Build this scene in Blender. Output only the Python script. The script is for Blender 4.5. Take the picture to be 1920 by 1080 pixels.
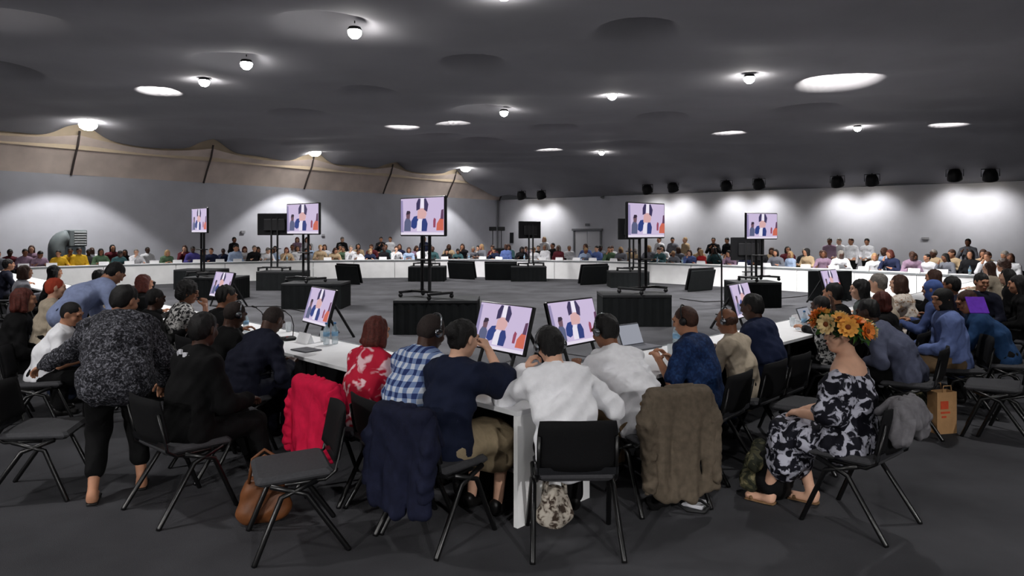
import bpy, math, random
import numpy as np
from mathutils import Vector, Matrix
random.seed(7); RNG = np.random.RandomState(3)
R = math.radians
for o in list(bpy.data.objects): bpy.data.objects.remove(o)
SC = bpy.context.scene
COL = SC.collection
# ------------------------------------------------------------------ camera
F = 1300.0; HZ = 437.0; EYE = 1.88           # focal length in pixels, horizon row, eye height
cd = bpy.data.cameras.new('camera'); cam = bpy.data.objects.new('camera', cd); COL.objects.link(cam)
cam.location = (0, 0, EYE); cam.rotation_euler = (R(90), 0, 0)
cd.sensor_width = 36; cd.lens = 36*F/1920; cd.shift_y = -(540-HZ)/1920; cd.clip_end = 300; cd.clip_start = .05
SC.camera = cam
# ------------------------------------------------------------------ world, exposure
w = bpy.data.worlds.new('world'); SC.world = w; w.use_nodes = True
w.node_tree.nodes['Background'].inputs[0].default_value = (.02, .02, .022, 1)
vs = SC.view_settings; vs.view_transform = 'Standard'; vs.look = 'None'; vs.gamma = 1; vs.use_curve_mapping = False
vs.exposure = 0.0
LAMP_W = 1850.0                               # watts of one lit ceiling lamp
WASH_W = 250.0                                # watts of one wall spotlight
# ------------------------------------------------------------------ helpers
def lin(c):
    return tuple((x/12.92 if x <= .04045 else ((x+.055)/1.055)**2.4) for x in (v/255 for v in c))
def P(px, py, z=0.0):
    """point at height z seen at pixel px,py"""
    d = F*(EYE-z)/(py-HZ); return Vector(((px-960)/F*d, d, z))
def PD(px, d, z=0.0): return Vector(((px-960)/F*d, d, z))
MATS = {}
def mat(name, rgb, rough=.7, var=.12, scale=30, bump=.0, metal=0, emit=0, spec=.3, alpha=1, bscale=None):
    if name in MATS: return MATS[name]
    m = bpy.data.materials.new(name); m.use_nodes = True; nt = m.node_tree; b = nt.nodes['Principled BSDF']
    c = lin(rgb)
    b.inputs['Roughness'].default_value = rough; b.inputs['Metallic'].default_value = metal
    b.inputs['Specular IOR Level'].default_value = spec
    tc = nt.nodes.new('ShaderNodeTexCoord')
    n = nt.nodes.new('ShaderNodeTexNoise'); n.inputs['Scale'].default_value = scale; n.inputs['Detail'].default_value = 4
    nt.links.new(tc.outputs['Object'], n.inputs['Vector'])
    r = nt.nodes.new('ShaderNodeMapRange'); r.inputs[1].default_value = .3; r.inputs[2].default_value = .7
    r.inputs[3].default_value = 1-var; r.inputs[4].default_value = 1+var
    nt.links.new(n.outputs[0], r.inputs[0])
    mx = nt.nodes.new('ShaderNodeMix'); mx.data_type = 'RGBA'; mx.blend_type = 'MULTIPLY'; mx.inputs[0].default_value = 1
    mx.inputs[6].default_value = (*c, 1); nt.links.new(r.outputs[0], mx.inputs[7])
    nt.links.new(mx.outputs[2], b.inputs['Base Color'])
    if emit:
        nt.links.new(mx.outputs[2], b.inputs['Emission Color']); b.inputs['Emission Strength'].default_value = emit
    if bump:
        n2 = n
        if bscale:
            n2 = nt.nodes.new('ShaderNodeTexNoise'); n2.inputs['Scale'].default_value = bscale; n2.inputs['Detail'].default_value = 3
            nt.links.new(tc.outputs['Object'], n2.inputs['Vector'])
        bp = nt.nodes.new('ShaderNodeBump'); bp.inputs['Strength'].default_value = bump; bp.inputs['Distance'].default_value = .01
        nt.links.new(n2.outputs[0], bp.inputs['Height']); nt.links.new(bp.outputs[0], b.inputs['Normal'])
    if alpha < 1:
        b.inputs['Alpha'].default_value = alpha
    MATS[name] = m; return m
def folds_bump(m, scale=8, strength=.8):
    nt = m.node_tree; b = nt.nodes['Principled BSDF']; tc = nt.nodes.new('ShaderNodeTexCoord')
    mp = nt.nodes.new('ShaderNodeMapping'); mp.inputs['Scale'].default_value = (1, 1, .6); mp.inputs['Rotation'].default_value = (.3, .5, .2)
    n = nt.nodes.new('ShaderNodeTexNoise'); n.inputs['Scale'].default_value = scale; n.inputs['Detail'].default_value = 2.5; n.inputs['Distortion'].default_value = 1.6
    if hasattr(n, 'noise_type'): n.noise_type = 'RIDGED_MULTIFRACTAL'
    bp = nt.nodes.new('ShaderNodeBump'); bp.inputs['Strength'].default_value = strength; bp.inputs['Distance'].default_value = .012
    nt.links.new(tc.outputs['Object'], mp.inputs[0]); nt.links.new(mp.outputs[0], n.inputs['Vector']); nt.links.new(n.outputs[0], bp.inputs['Height'])
    if b.inputs['Normal'].links: nt.links.new(b.inputs['Normal'].links[0].from_socket, bp.inputs['Normal'])
    nt.links.new(bp.outputs[0], b.inputs['Normal']); return m
def blotch(name, cols, scale=8, kind='noise', stops=None, rough=.8, detail=2, stretch=(1,1,1), bump=.15, smooth=True):
    """printed cloth: colours picked by a noise or cell texture"""
    if name in MATS: return MATS[name]
    m = bpy.data.materials.new(name); m.use_nodes = True; nt = m.node_tree; b = nt.nodes['Principled BSDF']
    b.inputs['Roughness'].default_value = rough; b.inputs['Specular IOR Level'].default_value = .2
    tc = nt.nodes.new('ShaderNodeTexCoord'); mp = nt.nodes.new('ShaderNodeMapping'); mp.inputs['Scale'].default_value = stretch
    nt.links.new(tc.outputs['Object'], mp.inputs['Vector'])
    if kind == 'noise':
        n = nt.nodes.new('ShaderNodeTexNoise'); n.inputs['Scale'].default_value = scale; n.inputs['Detail'].default_value = detail; n.inputs['Distortion'].default_value = .8
        out = n.outputs[0]
    else:
        n = nt.nodes.new('ShaderNodeTexVoronoi'); n.inputs['Scale'].default_value = scale; out = n.outputs['Distance']
    nt.links.new(mp.outputs[0], n.inputs['Vector'])
    cr = nt.nodes.new('ShaderNodeValToRGB'); cr.color_ramp.interpolation = 'LINEAR' if smooth else 'CONSTANT'
    stops = stops or [i/len(cols) for i in range(len(cols))]
    while len(cr.color_ramp.elements) < len(cols): cr.color_ramp.elements.new(.5)
    for e, s, c in zip(cr.color_ramp.elements, stops, cols): e.position = s; e.color = (*lin(c), 1)
    nt.links.new(out, cr.inputs[0]); nt.links.new(cr.outputs[0], b.inputs['Base Color'])
    if bump:
        bp = nt.nodes.new('ShaderNodeBump'); bp.inputs['Strength'].default_value = bump; bp.inputs['Distance'].default_value = .01
        nt.links.new(out, bp.inputs['Height']); nt.links.new(bp.outputs[0], b.inputs['Normal'])
    folds_bump(m)
    MATS[name] = m; return m
def plaid(name):
    m = bpy.data.materials.new(name); m.use_nodes = True; nt = m.node_tree; b = nt.nodes['Principled BSDF']
    b.inputs['Roughness'].default_value = .85; b.inputs['Specular IOR Level'].default_value = .2
    tc = nt.nodes.new('ShaderNodeTexCoord')
    def band(direction, scale, thr):
        wv = nt.nodes.new('ShaderNodeTexWave'); wv.bands_direction = direction; wv.inputs['Scale'].default_value = scale
        nt.links.new(tc.outputs['Object'], wv.inputs['Vector'])
        wv.inputs['Distortion'].default_value = .6; wv.inputs['Detail Scale'].default_value = .6
        g = nt.nodes.new('ShaderNodeMath'); g.operation = 'GREATER_THAN'; g.inputs[1].default_value = thr
        nt.links.new(wv.outputs['Fac'], g.inputs[0]); return g
    bx, bz = band('X', 5.2, .5), band('Z', 4.6, .5)
    ad = nt.nodes.new('ShaderNodeMath'); nt.links.new(bx.outputs[0], ad.inputs[0]); nt.links.new(bz.outputs[0], ad.inputs[1])
    dv = nt.nodes.new('ShaderNodeMath'); dv.operation = 'DIVIDE'; dv.inputs[1].default_value = 2; nt.links.new(ad.outputs[0], dv.inputs[0])
    cr = nt.nodes.new('ShaderNodeValToRGB'); cr.color_ramp.interpolation = 'CONSTANT'
    cr.color_ramp.elements.new(.4)
    for e, s, c in zip(cr.color_ramp.elements, (0, .3, .8), ((196, 203, 214), (112, 132, 172), (38, 52, 98))): e.position = s; e.color = (*lin(c), 1)
    nt.links.new(dv.outputs[0], cr.inputs[0]); nt.links.new(cr.outputs[0], b.inputs['Base Color'])
    folds_bump(m)
    MATS[name] = m; return m
def emitter(name, rgb, strength):
    if name in MATS: return MATS[name]
    m = bpy.data.materials.new(name); m.use_nodes = True; nt = m.node_tree; b = nt.nodes['Principled BSDF']
    b.inputs['Base Color'].default_value = (.02, .02, .02, 1); b.inputs['Roughness'].default_value = .3
    b.inputs['Emission Color'].default_value = (*lin(rgb), 1); b.inputs['Emission Strength'].default_value = strength
    MATS[name] = m; return m

def link(name, me, parent=None, m=None):
    o = bpy.data.objects.new(name, me); COL.objects.link(o)
    if parent: o.parent = parent
    if m is not None and me is not None:
        if not me.materials: me.materials.append(m)
        elif me.materials[0] != m:
            o.material_slots[0].link = 'OBJECT'; o.material_slots[0].material = m
    return o
def tag(o, label=None, cat=None, group=None, kind=None):
    if label: o['label'] = label
    if cat: o['category'] = cat
    if group: o['group'] = group
    if kind: o['kind'] = kind
    return o
def thing(name, label, cat, loc=(0, 0, 0), yaw=0, group=None):
    o = bpy.data.objects.new(name, None); COL.objects.link(o); o.empty_display_size = .1
    o.location = loc; o.rotation_euler = (0, 0, yaw); return tag(o, label, cat, group)
def copy_tree(o, parent=None):
    c = o.copy(); COL.objects.link(c); c.parent = parent
    for ch in o.children: copy_tree(ch, c)
    return c
class MB:
    """collects boxes, tubes, lathes into one mesh"""
    def __init__(s): s.v = []; s.f = []
    def add(s, v, f):
        n = len(s.v); s.v += [tuple(p) for p in v]; s.f += [tuple(i+n for i in q) for q in f]; return s
    def box(s, c, size, rot=None, taper=1.0):
        x, y, z = (k/2 for k in size); M = rot if rot is not None else Matrix.Identity(3); c = Vector(c)
        v = []
        for dz in (-1, 1):
            k = taper if dz > 0 else 1
            for dx, dy in ((-1, -1), (1, -1), (1, 1), (-1, 1)): v.append(c + M @ Vector((dx*x*k, dy*y*k, dz*z)))
        return s.add(v, [(3, 2, 1, 0), (4, 5, 6, 7), (0, 1, 5, 4), (1, 2, 6, 5), (2, 3, 7, 6), (3, 0, 4, 7)])
    def rbox(s, c, size, r=.02, rot=None):
        """box with chamfered edges"""
        x, y, z = (k/2 for k in size); M = rot if rot is not None else Matrix.Identity(3); c = Vector(c)
        r = min(r, x*.9, y*.9, z*.9); v = []
        def ring(zz, ins):
            a, b = x-ins, y-ins; q = min(r, a*.9, b*.9)
            for dx, dy in ((-a+q, -b), (a-q, -b), (a, -b+q), (a, b-q), (a-q, b), (-a+q, b), (-a, b-q), (-a, -b+q)): v.append(c + M @ Vector((dx, dy, zz)))
        ring(-z, r); ring(-z+r, 0); ring(z-r, 0); ring(z, r)
        f = [tuple(range(7, -1, -1)), tuple(range(24, 32))]
        for k in range(3):
            for i in range(8): f.append((k*8+i, k*8+(i+1) % 8, k*8+8+(i+1) % 8, k*8+8+i))
        return s.add(v, f)
    def tube(s, pts, r, n=8, cap=True):
        pts = [Vector(p) for p in pts]; rs = r if isinstance(r, (list, tuple)) else [r]*len(pts)
        v = []; f = []; up = None
        for i, p in enumerate(pts):
            t = (pts[min(i+1, len(pts)-1)] - pts[max(i-1, 0)]).normalized()
            if up is None:
                a = Vector((0, 0, 1)) if abs(t.z) < .9 else Vector((1, 0, 0)); up = t.cross(a).normalized()
            else:
                up = (up - t*up.dot(t)).normalized()
            b = t.cross(up)
            for k in range(n):
                an = 2*math.pi*k/n; v.append(p + (up*math.cos(an) + b*math.sin(an))*rs[i])
        for i in range(len(pts)-1):
            for k in range(n): f.append((i*n+k, i*n+(k+1) % n, (i+1)*n+(k+1) % n, (i+1)*n+k))
        if cap: f.append(tuple(range(n-1, -1, -1))); f.append(tuple((len(pts)-1)*n+k for k in range(n)))
        return s.add(v, f)
    def lathe(s, prof, c=(0, 0, 0), n=12, axis=None):
        c = Vector(c); v = []; f = []; M = axis if axis is not None else Matrix.Identity(3)
        for r, z in prof:
            for k in range(n):
                a = 2*math.pi*k/n; v.append(c + M @ Vector((r*math.cos(a), r*math.sin(a), z)))
        for i in range(len(prof)-1):
            for k in range(n): f.append((i*n+k, i*n+(k+1) % n, (i+1)*n+(k+1) % n, (i+1)*n+k))
        f.append(tuple(range(n-1, -1, -1))); f.append(tuple((len(prof)-1)*n+k for k in range(n)))
        return s.add(v, f)
    def prism(s, poly, z0, z1):
        n = len(poly)
        return s.add([(x, y, z0) for x, y in poly]+[(x, y, z1) for x, y in poly],
                     [tuple(range(n-1, -1, -1)), tuple(range(n, 2*n))]+[(i, (i+1) % n, n+(i+1) % n, n+i) for i in range(n)])
    def mesh(s, name, smooth=False):
        me = bpy.data.meshes.new(name); me.from_pydata(s.v, [], s.f); me.update()
        if smooth: me.polygons.foreach_set('use_smooth', [True]*len(me.polygons))
        return me
    def build(s, name, m, parent=None, smooth=False): return link(name, s.mesh(name, smooth), parent, m)
def rx(a): return Matrix.Rotation(a, 3, 'X')
def ry(a): return Matrix.Rotation(a, 3, 'Y')
def rz(a): return Matrix.Rotation(a, 3, 'Z')
# ------------------------------------------------------------------ implicit surfaces (bodies, cloth, hair)
V3 = lambda *a: np.array(a, dtype=np.float64)
def cap(A, B, ra, rb=None, flat=1.0, side=None, k=None):
    return ('c', np.array(A, float), np.array(B, float), ra, ra if rb is None else rb, flat, None if side is None else np.array(side, float), k)
def ell(C, rad, M=None, k=None, sub=False):
    return ('s' if sub else 'e', np.array(C, float), np.array(rad, float), np.eye(3) if M is None else np.array(M, float), k)
def wrinkle(seed, amp, wl, n=6, stretch=(1, 1, 1)):
    r = np.random.RandomState(seed); ks = []
    for _ in range(n):
        d = r.normal(size=3); d /= np.linalg.norm(d); ks.append((d*np.array(stretch)*2*math.pi/(wl*r.uniform(.6, 1.5)), r.uniform(0, 6.28)))
    def f(X, Y, Z):
        s = 0
        for kv, ph in ks: s = s+np.sin(kv[0]*X+kv[1]*Y+kv[2]*Z+ph)
        return s*(amp/math.sqrt(n))
    return f
def sdf_mesh(name, prims, vox=.016, k=.03, infl=0.0, disp=None, cutf=None):
    lo = np.full(3, 1e9); hi = -lo
    for p in prims:
        if p[0] == 'c':
            r = max(p[3], p[4])*max(1, p[5])+infl
            lo = np.minimum(lo, np.minimum(p[1], p[2])-r); hi = np.maximum(hi, np.maximum(p[1], p[2])+r)
        elif p[0] == 'e':
            r = p[2].max()+infl; lo = np.minimum(lo, p[1]-r); hi = np.maximum(hi, p[1]+r)
    lo -= 3*vox+.012; hi += 3*vox+.012
    n = np.ceil((hi-lo)/vox).astype(int)+1
    ax = [(lo[i]+vox*np.arange(n[i])).astype(np.float32) for i in range(3)]
    D = np.full(n, .5, np.float32)
    for p in prims:
        kk = p[-1] if p[-1] is not None else k
        if p[0] == 'c':
            A, B, ra, rb, flat, side = p[1:7]; r = max(ra, rb)*max(1, flat)+infl+kk+2*vox
            l, h = np.minimum(A, B)-r, np.maximum(A, B)+r
        else:
            r = p[2].max()+infl+kk+2*vox; l, h = p[1]-r, p[1]+r
        i0 = np.clip(np.floor((l-lo)/vox).astype(int), 0, n); i1 = np.clip(np.ceil((h-lo)/vox).astype(int)+1, 0, n)
        if (i1 <= i0).any(): continue
        sl = tuple(slice(a, b) for a, b in zip(i0, i1))
        X, Y, Z = (ax[0][sl[0]][:, None, None], ax[1][sl[1]][None, :, None], ax[2][sl[2]][None, None, :])
        if p[0] == 'c':
            ab = B-A; L2 = float(ab@ab)+1e-9
            t = np.clip(((X-A[0])*ab[0]+(Y-A[1])*ab[1]+(Z-A[2])*ab[2])/L2, 0, 1)
            qx, qy, qz = X-A[0]-t*ab[0], Y-A[1]-t*ab[1], Z-A[2]-t*ab[2]
            rr = ra+(rb-ra)*t+infl
            if flat == 1: d = np.sqrt(qx*qx+qy*qy+qz*qz)-rr
            else:
                u = ab/math.sqrt(L2); s = side-u*(side@u); s /= np.linalg.norm(s); f = np.cross(u, s)
                fl = rr*flat+infl*(1-flat); mn = np.minimum(rr, fl)
                a1 = (qx*s[0]+qy*s[1]+qz*s[2])/rr; a2 = (qx*f[0]+qy*f[1]+qz*f[2])/fl; a3 = (qx*u[0]+qy*u[1]+qz*u[2])/mn
                d = (np.sqrt(a1*a1+a2*a2+a3*a3)-1)*mn
        else:
            C, rad, M = p[1], p[2]+(infl if p[0] == 'e' else 0), p[3]
            qx, qy, qz = X-C[0], Y-C[1], Z-C[2]
            a = [(qx*M[0, i]+qy*M[1, i]+qz*M[2, i])/rad[i] for i in range(3)]
            d = (np.sqrt(a[0]**2+a[1]**2+a[2]**2)-1)*float(rad.min())
        d = d.astype(np.float32); S = D[sl]
        if p[0] == 's': D[sl] = np.maximum(S, -d)
        else:
            hh = np.maximum(kk-np.abs(S-d), 0)/kk; D[sl] = np.minimum(S, d)-hh*hh*kk*.25
    X, Y, Z = ax[0][:, None, None], ax[1][None, :, None], ax[2][None, None, :]
    if disp is not None: D = D+disp(X, Y, Z).astype(np.float32)
    if cutf is not None: D = np.maximum(D, cutf(X, Y, Z).astype(np.float32))
    D[0], D[-1] = .5, .5; D[:, 0] = .5; D[:, -1] = .5; D[:, :, 0] = .5; D[:, :, -1] = .5
    # surface nets
    s = D < 0; c = np.zeros(tuple(n-1), np.int8)
    offs = [(i, j, l) for i in (0, 1) for j in (0, 1) for l in (0, 1)]
    N0, N1, N2 = n
    for i, j, l in offs: c += s[i:N0-1+i, j:N1-1+j, l:N2-1+l]
    act = (c > 0) & (c < 8); idx = np.full(act.shape, -1, np.int32); I, J, K = np.nonzero(act); idx[I, J, K] = np.arange(len(I))
    pos = np.zeros((len(I), 3)); cnt = np.zeros(len(I))
    for a in offs:
        for e in range(3):
            if a[e]: continue
            b = list(a); b[e] = 1
            va = D[I+a[0], J+a[1], K+a[2]]; vb = D[I+b[0], J+b[1], K+b[2]]; m = (va < 0) != (vb < 0)
            t = np.where(m, va/np.where(m, va-vb, 1), 0)
            pp = np.repeat(np.array(a, float)[None], len(I), 0); pp[:, e] = t
            pos += pp*m[:, None]; cnt += m
    verts = lo + vox*(np.stack([I, J, K], 1)+pos/cnt[:, None])
    Q = []
    for e in range(3):
        sa = [slice(1, -1)]*3; sb = [slice(1, -1)]*3; sa[e] = slice(0, -1); sb[e] = slice(1, None)
        A_, B_ = s[tuple(sa)], s[tuple(sb)]
        ii = np.nonzero(A_ != B_); g = [ii[q]+(0 if q == e else 1) for q in range(3)]
        u, v = ((1, 2), (2, 0), (0, 1))[e]
        def cell(du, dv):
            h = [x.copy() for x in g]; h[u] += du; h[v] += dv; return idx[h[0], h[1], h[2]]
        q = np.stack([cell(-1, -1), cell(0, -1), cell(0, 0), cell(-1, 0)], 1); fl = ~A_[ii]
        q[fl] = q[fl][:, ::-1]; Q.append(q)
    Q = np.concatenate(Q); Q = Q[(Q >= 0).all(1)]
    return verts, Q
def np_mesh(name, verts, Q, smooth=True, me=None):
    me = bpy.data.meshes.new(name); me.vertices.add(len(verts)); me.vertices.foreach_set('co', np.ascontiguousarray(verts, np.float32).ravel())
    me.loops.add(Q.size); me.loops.foreach_set('vertex_index', np.ascontiguousarray(Q, np.int32).ravel())
    me.polygons.add(len(Q)); me.polygons.foreach_set('loop_start', np.arange(0, Q.size, 4, dtype=np.int32))
    me.update(calc_edges=True); me.polygons.foreach_set('use_smooth', np.full(len(Q), smooth)); return me
def blob(name, prims, m, parent=None, **kw):
    v, q = sdf_mesh(name, prims, **kw); return link(name, np_mesh(name, v, q), parent, m)
def join_np(parts):
    vs, qs, n = [], [], 0
    for v, q in parts: vs.append(v); qs.append(q+n); n += len(v)
    return np.concatenate(vs), np.concatenate(qs)
# ------------------------------------------------------------------ the hall
CX, CY = -.96, 50.0; U1 = Vector((.606, .796, 0)); U2 = Vector((.796, -.606, 0)); WALL_H = 4.26; CEIL = 6.0; L1, L2 = 62.0, 48.0
def room(a, b, z=0): return Vector((CX, CY, z)) - U1*a + U2*b
def to_room(p): d = Vector((p[0]-CX, p[1]-CY, 0)); return -d.dot(U1), d.dot(U2)
M_wall = mat('painted white wall board', (194, 195, 203), .8, .04, 1.5, .05, bscale=60)
M_carpet = mat('charcoal carpet', (66, 66, 69), .95, .30, 1.1, .6, spec=.1, bscale=260)
M_fabric = mat('dark grey stretched ceiling fabric', (146, 145, 150), .85, .06, .6, .08, bscale=120, spec=.15)
M_drape = mat('brown lining fabric', (216, 200, 190), .9, .12, 1.2, .1, bscale=90, spec=.1)
M_cream = mat('cream lining fabric', (214, 196, 170), .9, .06, 2)
M_black = mat('black matt metal', (18, 18, 20), .5, .1, 20)
M_blackplastic = mat('black plastic', (22, 22, 24), .45, .08, 30)
def quadwall(name, pts, th, inward, kind='structure', m=None, parent=None):
    n = len(pts); iv = Vector(inward)*th
    v = [Vector(p) for p in pts]+[Vector(p)-iv for p in pts]
    mb = MB().add(v, [tuple(range(n)), tuple(range(2*n-1, n-1, -1))]+[(i, n+i, n+(i+1) % n, (i+1) % n) for i in range(n)])
    o = mb.build(name, m or M_wall, parent); 
    if kind and not parent: o['kind'] = kind
    return o
fl = MB().add([room(-.3, -.3, 0), room(-.3, L2+.3, 0), room(L1+.3, L2+.3, 0), room(L1+.3, -.3, 0), room(-.3, -.3, -.2), room(-.3, L2+.3, -.2), room(L1+.3, L2+.3, -.2), room(L1+.3, -.3, -.2)],
              [(3, 2, 1, 0), (4, 5, 6, 7), (0, 1, 5, 4), (1, 2, 6, 5), (2, 3, 7, 6), (3, 0, 4, 7)])
floor = fl.build('floor', M_carpet); tag(floor, 'dark grey carpet spreading over the whole hall', 'floor', kind='structure')
wl = quadwall('wall_left', [room(L1, 0, 0), room(0, 0, 0), room(0, 0, WALL_H), room(L1, 0, WALL_H)], .15, U2)
tag(wl, 'white wall with pools of lamplight, on the left', 'wall')
wr = quadwall('wall_right', [room(0, 0, 0), room(0, L2, 0), room(0, L2, WALL_H), room(0, 0, WALL_H)], .15, -U1)
tag(wr, 'long white wall on the right, holding the double door', 'wall')
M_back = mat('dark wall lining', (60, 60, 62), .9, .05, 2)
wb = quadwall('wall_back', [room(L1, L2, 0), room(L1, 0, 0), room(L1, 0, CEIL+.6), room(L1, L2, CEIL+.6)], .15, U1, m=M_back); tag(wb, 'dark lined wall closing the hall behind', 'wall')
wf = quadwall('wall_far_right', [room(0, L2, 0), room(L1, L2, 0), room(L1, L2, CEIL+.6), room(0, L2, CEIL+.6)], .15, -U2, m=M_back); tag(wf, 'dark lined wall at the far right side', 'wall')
def CP(px, py, z=CEIL): return P(px, py, z)
DARK = [(1195, 78, .95, .8), (885, 135, .85, .75), (690, 183, .8, .75), (555, 218, .8, .8), (1240, 228, .9, .8), (1040, 247, .8, .75), (895, 213, .75, .7), (1190, 272, .9, .8),
        (1515, 212, .8, .8), (905, 270, .8, .8), (820, 258, .5, .8), (20, 55, .9, .8), (-5, 142, .8, .9), (1468, 302, .9, .9), (1290, 317, 1.0, .9), (1120, 332, 1.1, .9), (965, 335, 1.2, 1.0), (1690, 312, 1.2, 1.2), (430, 128, .6, .7), (600, 62, .6, .8)]
# lit points: px, py, wide glowing dome or naked lamp, strength, description
LIT = [(665, 60, 'n', 1.0, 'bare bright ceiling lamp, highest one left of the centre'),
       (383, 153, 'n', .8, 'small round bright lamp under the ceiling on the left'),
       (300, 176, 'd', 1.0, 'flat oval ceiling light left of the small round lamp'),
       (462, 120, 'n', .35, 'small dim lamp tucked in a ceiling fold on the left'),
       (165, 231, 'g', .55, 'wide ceiling light leftmost of those along the left drape'),
       (590, 283, 'g', .6, 'ceiling light at the middle of the left drape'),
       (873, 314, 'g', .6, 'ceiling light nearest the far corner of the left drape'),
       (755, 241, 'd', .8, 'thin oval ceiling light right of a dark dimple, mid distance'),
       (850, 234, 'd', .5, 'smallest thin oval ceiling light, left of the corner line'),
       (945, 211, 'n', .6, 'tiny star bright lamp above the far corner'),
       (1148, 179, 'n', .8, 'lamp with a slanting glow right of the centre'),
       (1405, 147, 'n', 1.3, 'brightest star shaped lamp on the right ceiling'),
       (1572, 156, 'd', 1.5, 'largest glowing oval light on the right ceiling'),
       (1366, 252, 'd', .8, 'small oval ceiling light below the star shaped lamp'),
       (1608, 240, 'n', 1.0, 'bright pointed lamp on the far right ceiling'),
       (1777, 235, 'd', .9, 'rightmost small oval ceiling light'),
       (1030, 282, 'd', .8, 'left of two lamps over the far door'),
       (1128, 286, 'n', .8, 'right of two lamps over the far door'),
       (945, -14, 'n', 1.0, 'lamp at the top edge above the centre')]
FILL_LAMPS = [(-5.5, 4.5, .3, 104), (4.5, 8.0, .3, 104), (11.0, 9.5, .3, 104), (-11.0, 13.0, .3, 104), (-9.0, -10.5, 3.0, 166), (-1.0, -13.0, 4.2, 166), (7.0, -12.0, 4.2, 166), (14.0, -5.5, 1.8, 166), (-14.0, -2.0, 1.1, 166), (1.2, .6, .12, 120)]     # unseen fill lamps, added to brighten the foreground
bumps = [(*to_room(CP(x, y)), A, r, 0) for x, y, A, r in [(x, y, A*1.5, r*.88) for x, y, A, r in DARK]]
DR = {1572: .86, 165: .5, 300: .45}
bumps += [(*to_room(CP(x, y)), .62 if k == 'd' else .12, DR.get(x, .5) if k == 'd' else .4, 1 if k == 'd' else 0) for x, y, k, s, l in LIT]
bumps += [(*to_room(p), .62, .6, 1) for p in FILL_LAMPS]
step = .14; NA, NB = int(L1/step)+1, int((L2-.8)/step)+1
A_ = np.linspace(0, L1, NA)[:, None]; B_ = np.linspace(.8, L2, NB)[None, :]
Zc = np.full((NA, NB), CEIL)
for a, b, h, r, wide in bumps:
    rr = np.sqrt((A_-a)**2+(B_-b)**2)
    Zc += h*(np.exp(-(rr/r)**5) if wide else .72*np.exp(-(rr/(r*.95))**3)+.28*np.exp(-rr/(r*1.5)))
Zc += .05*np.sin(A_*.9+1)*np.sin(B_*.8)+.03*np.sin(A_*1.9+B_*1.3)
Zc -= (CEIL-WALL_H-.02)*np.clip(1-A_/7.0, 0, 1)**1.6                       # sags down to the right wall
RIB = 5.55
sc = np.abs(np.cos(math.pi*A_/RIB))                                       # 1 at a rib
Zc += np.exp(-(B_-.8)/.9)*(-.42+.62*sc**9)
vv = np.zeros((NA, NB, 3)); X = CX-.606*A_+.796*B_; Y = CY-.796*A_-.606*B_
vv[..., 0] = X; vv[..., 1] = Y; vv[..., 2] = Zc
ii = np.arange(NA*NB).reshape(NA, NB)
q = np.stack([ii[:-1, :-1], ii[:-1, 1:], ii[1:, 1:], ii[1:, :-1]], -1).reshape(-1, 4)
ce = link('ceiling', np_mesh('ceiling', vv.reshape(-1, 3), q), None, M_fabric); tag(ce, 'dark stretched fabric ceiling pulled up into soft dimples', 'ceiling', kind='structure')
# brown lining along the left wall: panels between ribs, cream strip above
trim = bpy.data.objects.new('trim_1', None); COL.objects.link(trim); tag(trim, 'brown fabric lining between the left wall and the ceiling', 'trim', kind='structure')
for i in range(0, 9):
    a0, a1 = i*RIB, min((i+1)*RIB, L1); n, m_ = 14, 8; pv = []
    for t in range(n+1):
        for s in range(m_+1):
            u, v = t/n, s/m_; bulge = .28*math.sin(math.pi*u)**.7*math.sin(math.pi*(v*.85+.05))
            pv.append(room(a0+(a1-a0)*u, .02+.85*v**1.3-bulge*.4, WALL_H-.03+(1.52-.30*math.sin(math.pi*u)*v)*v+.0))
    gi = np.arange((n+1)*(m_+1)).reshape(n+1, m_+1)
    qq = np.stack([gi[:-1, :-1], gi[:-1, 1:], gi[1:, 1:], gi[1:, :-1]], -1).reshape(-1, 4)
    link('lining_panel', np_mesh('lining_panel', np.array(pv), qq), trim, M_drape)
    cr = MB().add([room(a0, .6, 5.2), room(a1, .6, 5.2), room(a1, .62, 6.7), room(a0, .62, 6.7)], [(0, 1, 2, 3)]); cr.build('cream_strip', M_cream, trim)
    MB().tube([room(a0, .06, WALL_H-.05), room(a0, .35, WALL_H+.5), room(a0, .72, WALL_H+1.1), room(a0, .9, WALL_H+1.65)], .045, 8).build('rib', mat('rib steel', (70, 62, 60), .6), trim)
# pipe in the corner
MB().tube([room(.25, .12, 0), room(.25, .12, WALL_H)], .05, 8).build('trim_2', mat('grey pipe', (120, 120, 124), .5)); tag(bpy.data.objects['trim_2'], 'thin grey pipe standing in the far corner', 'pipe', kind='structure')
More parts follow.
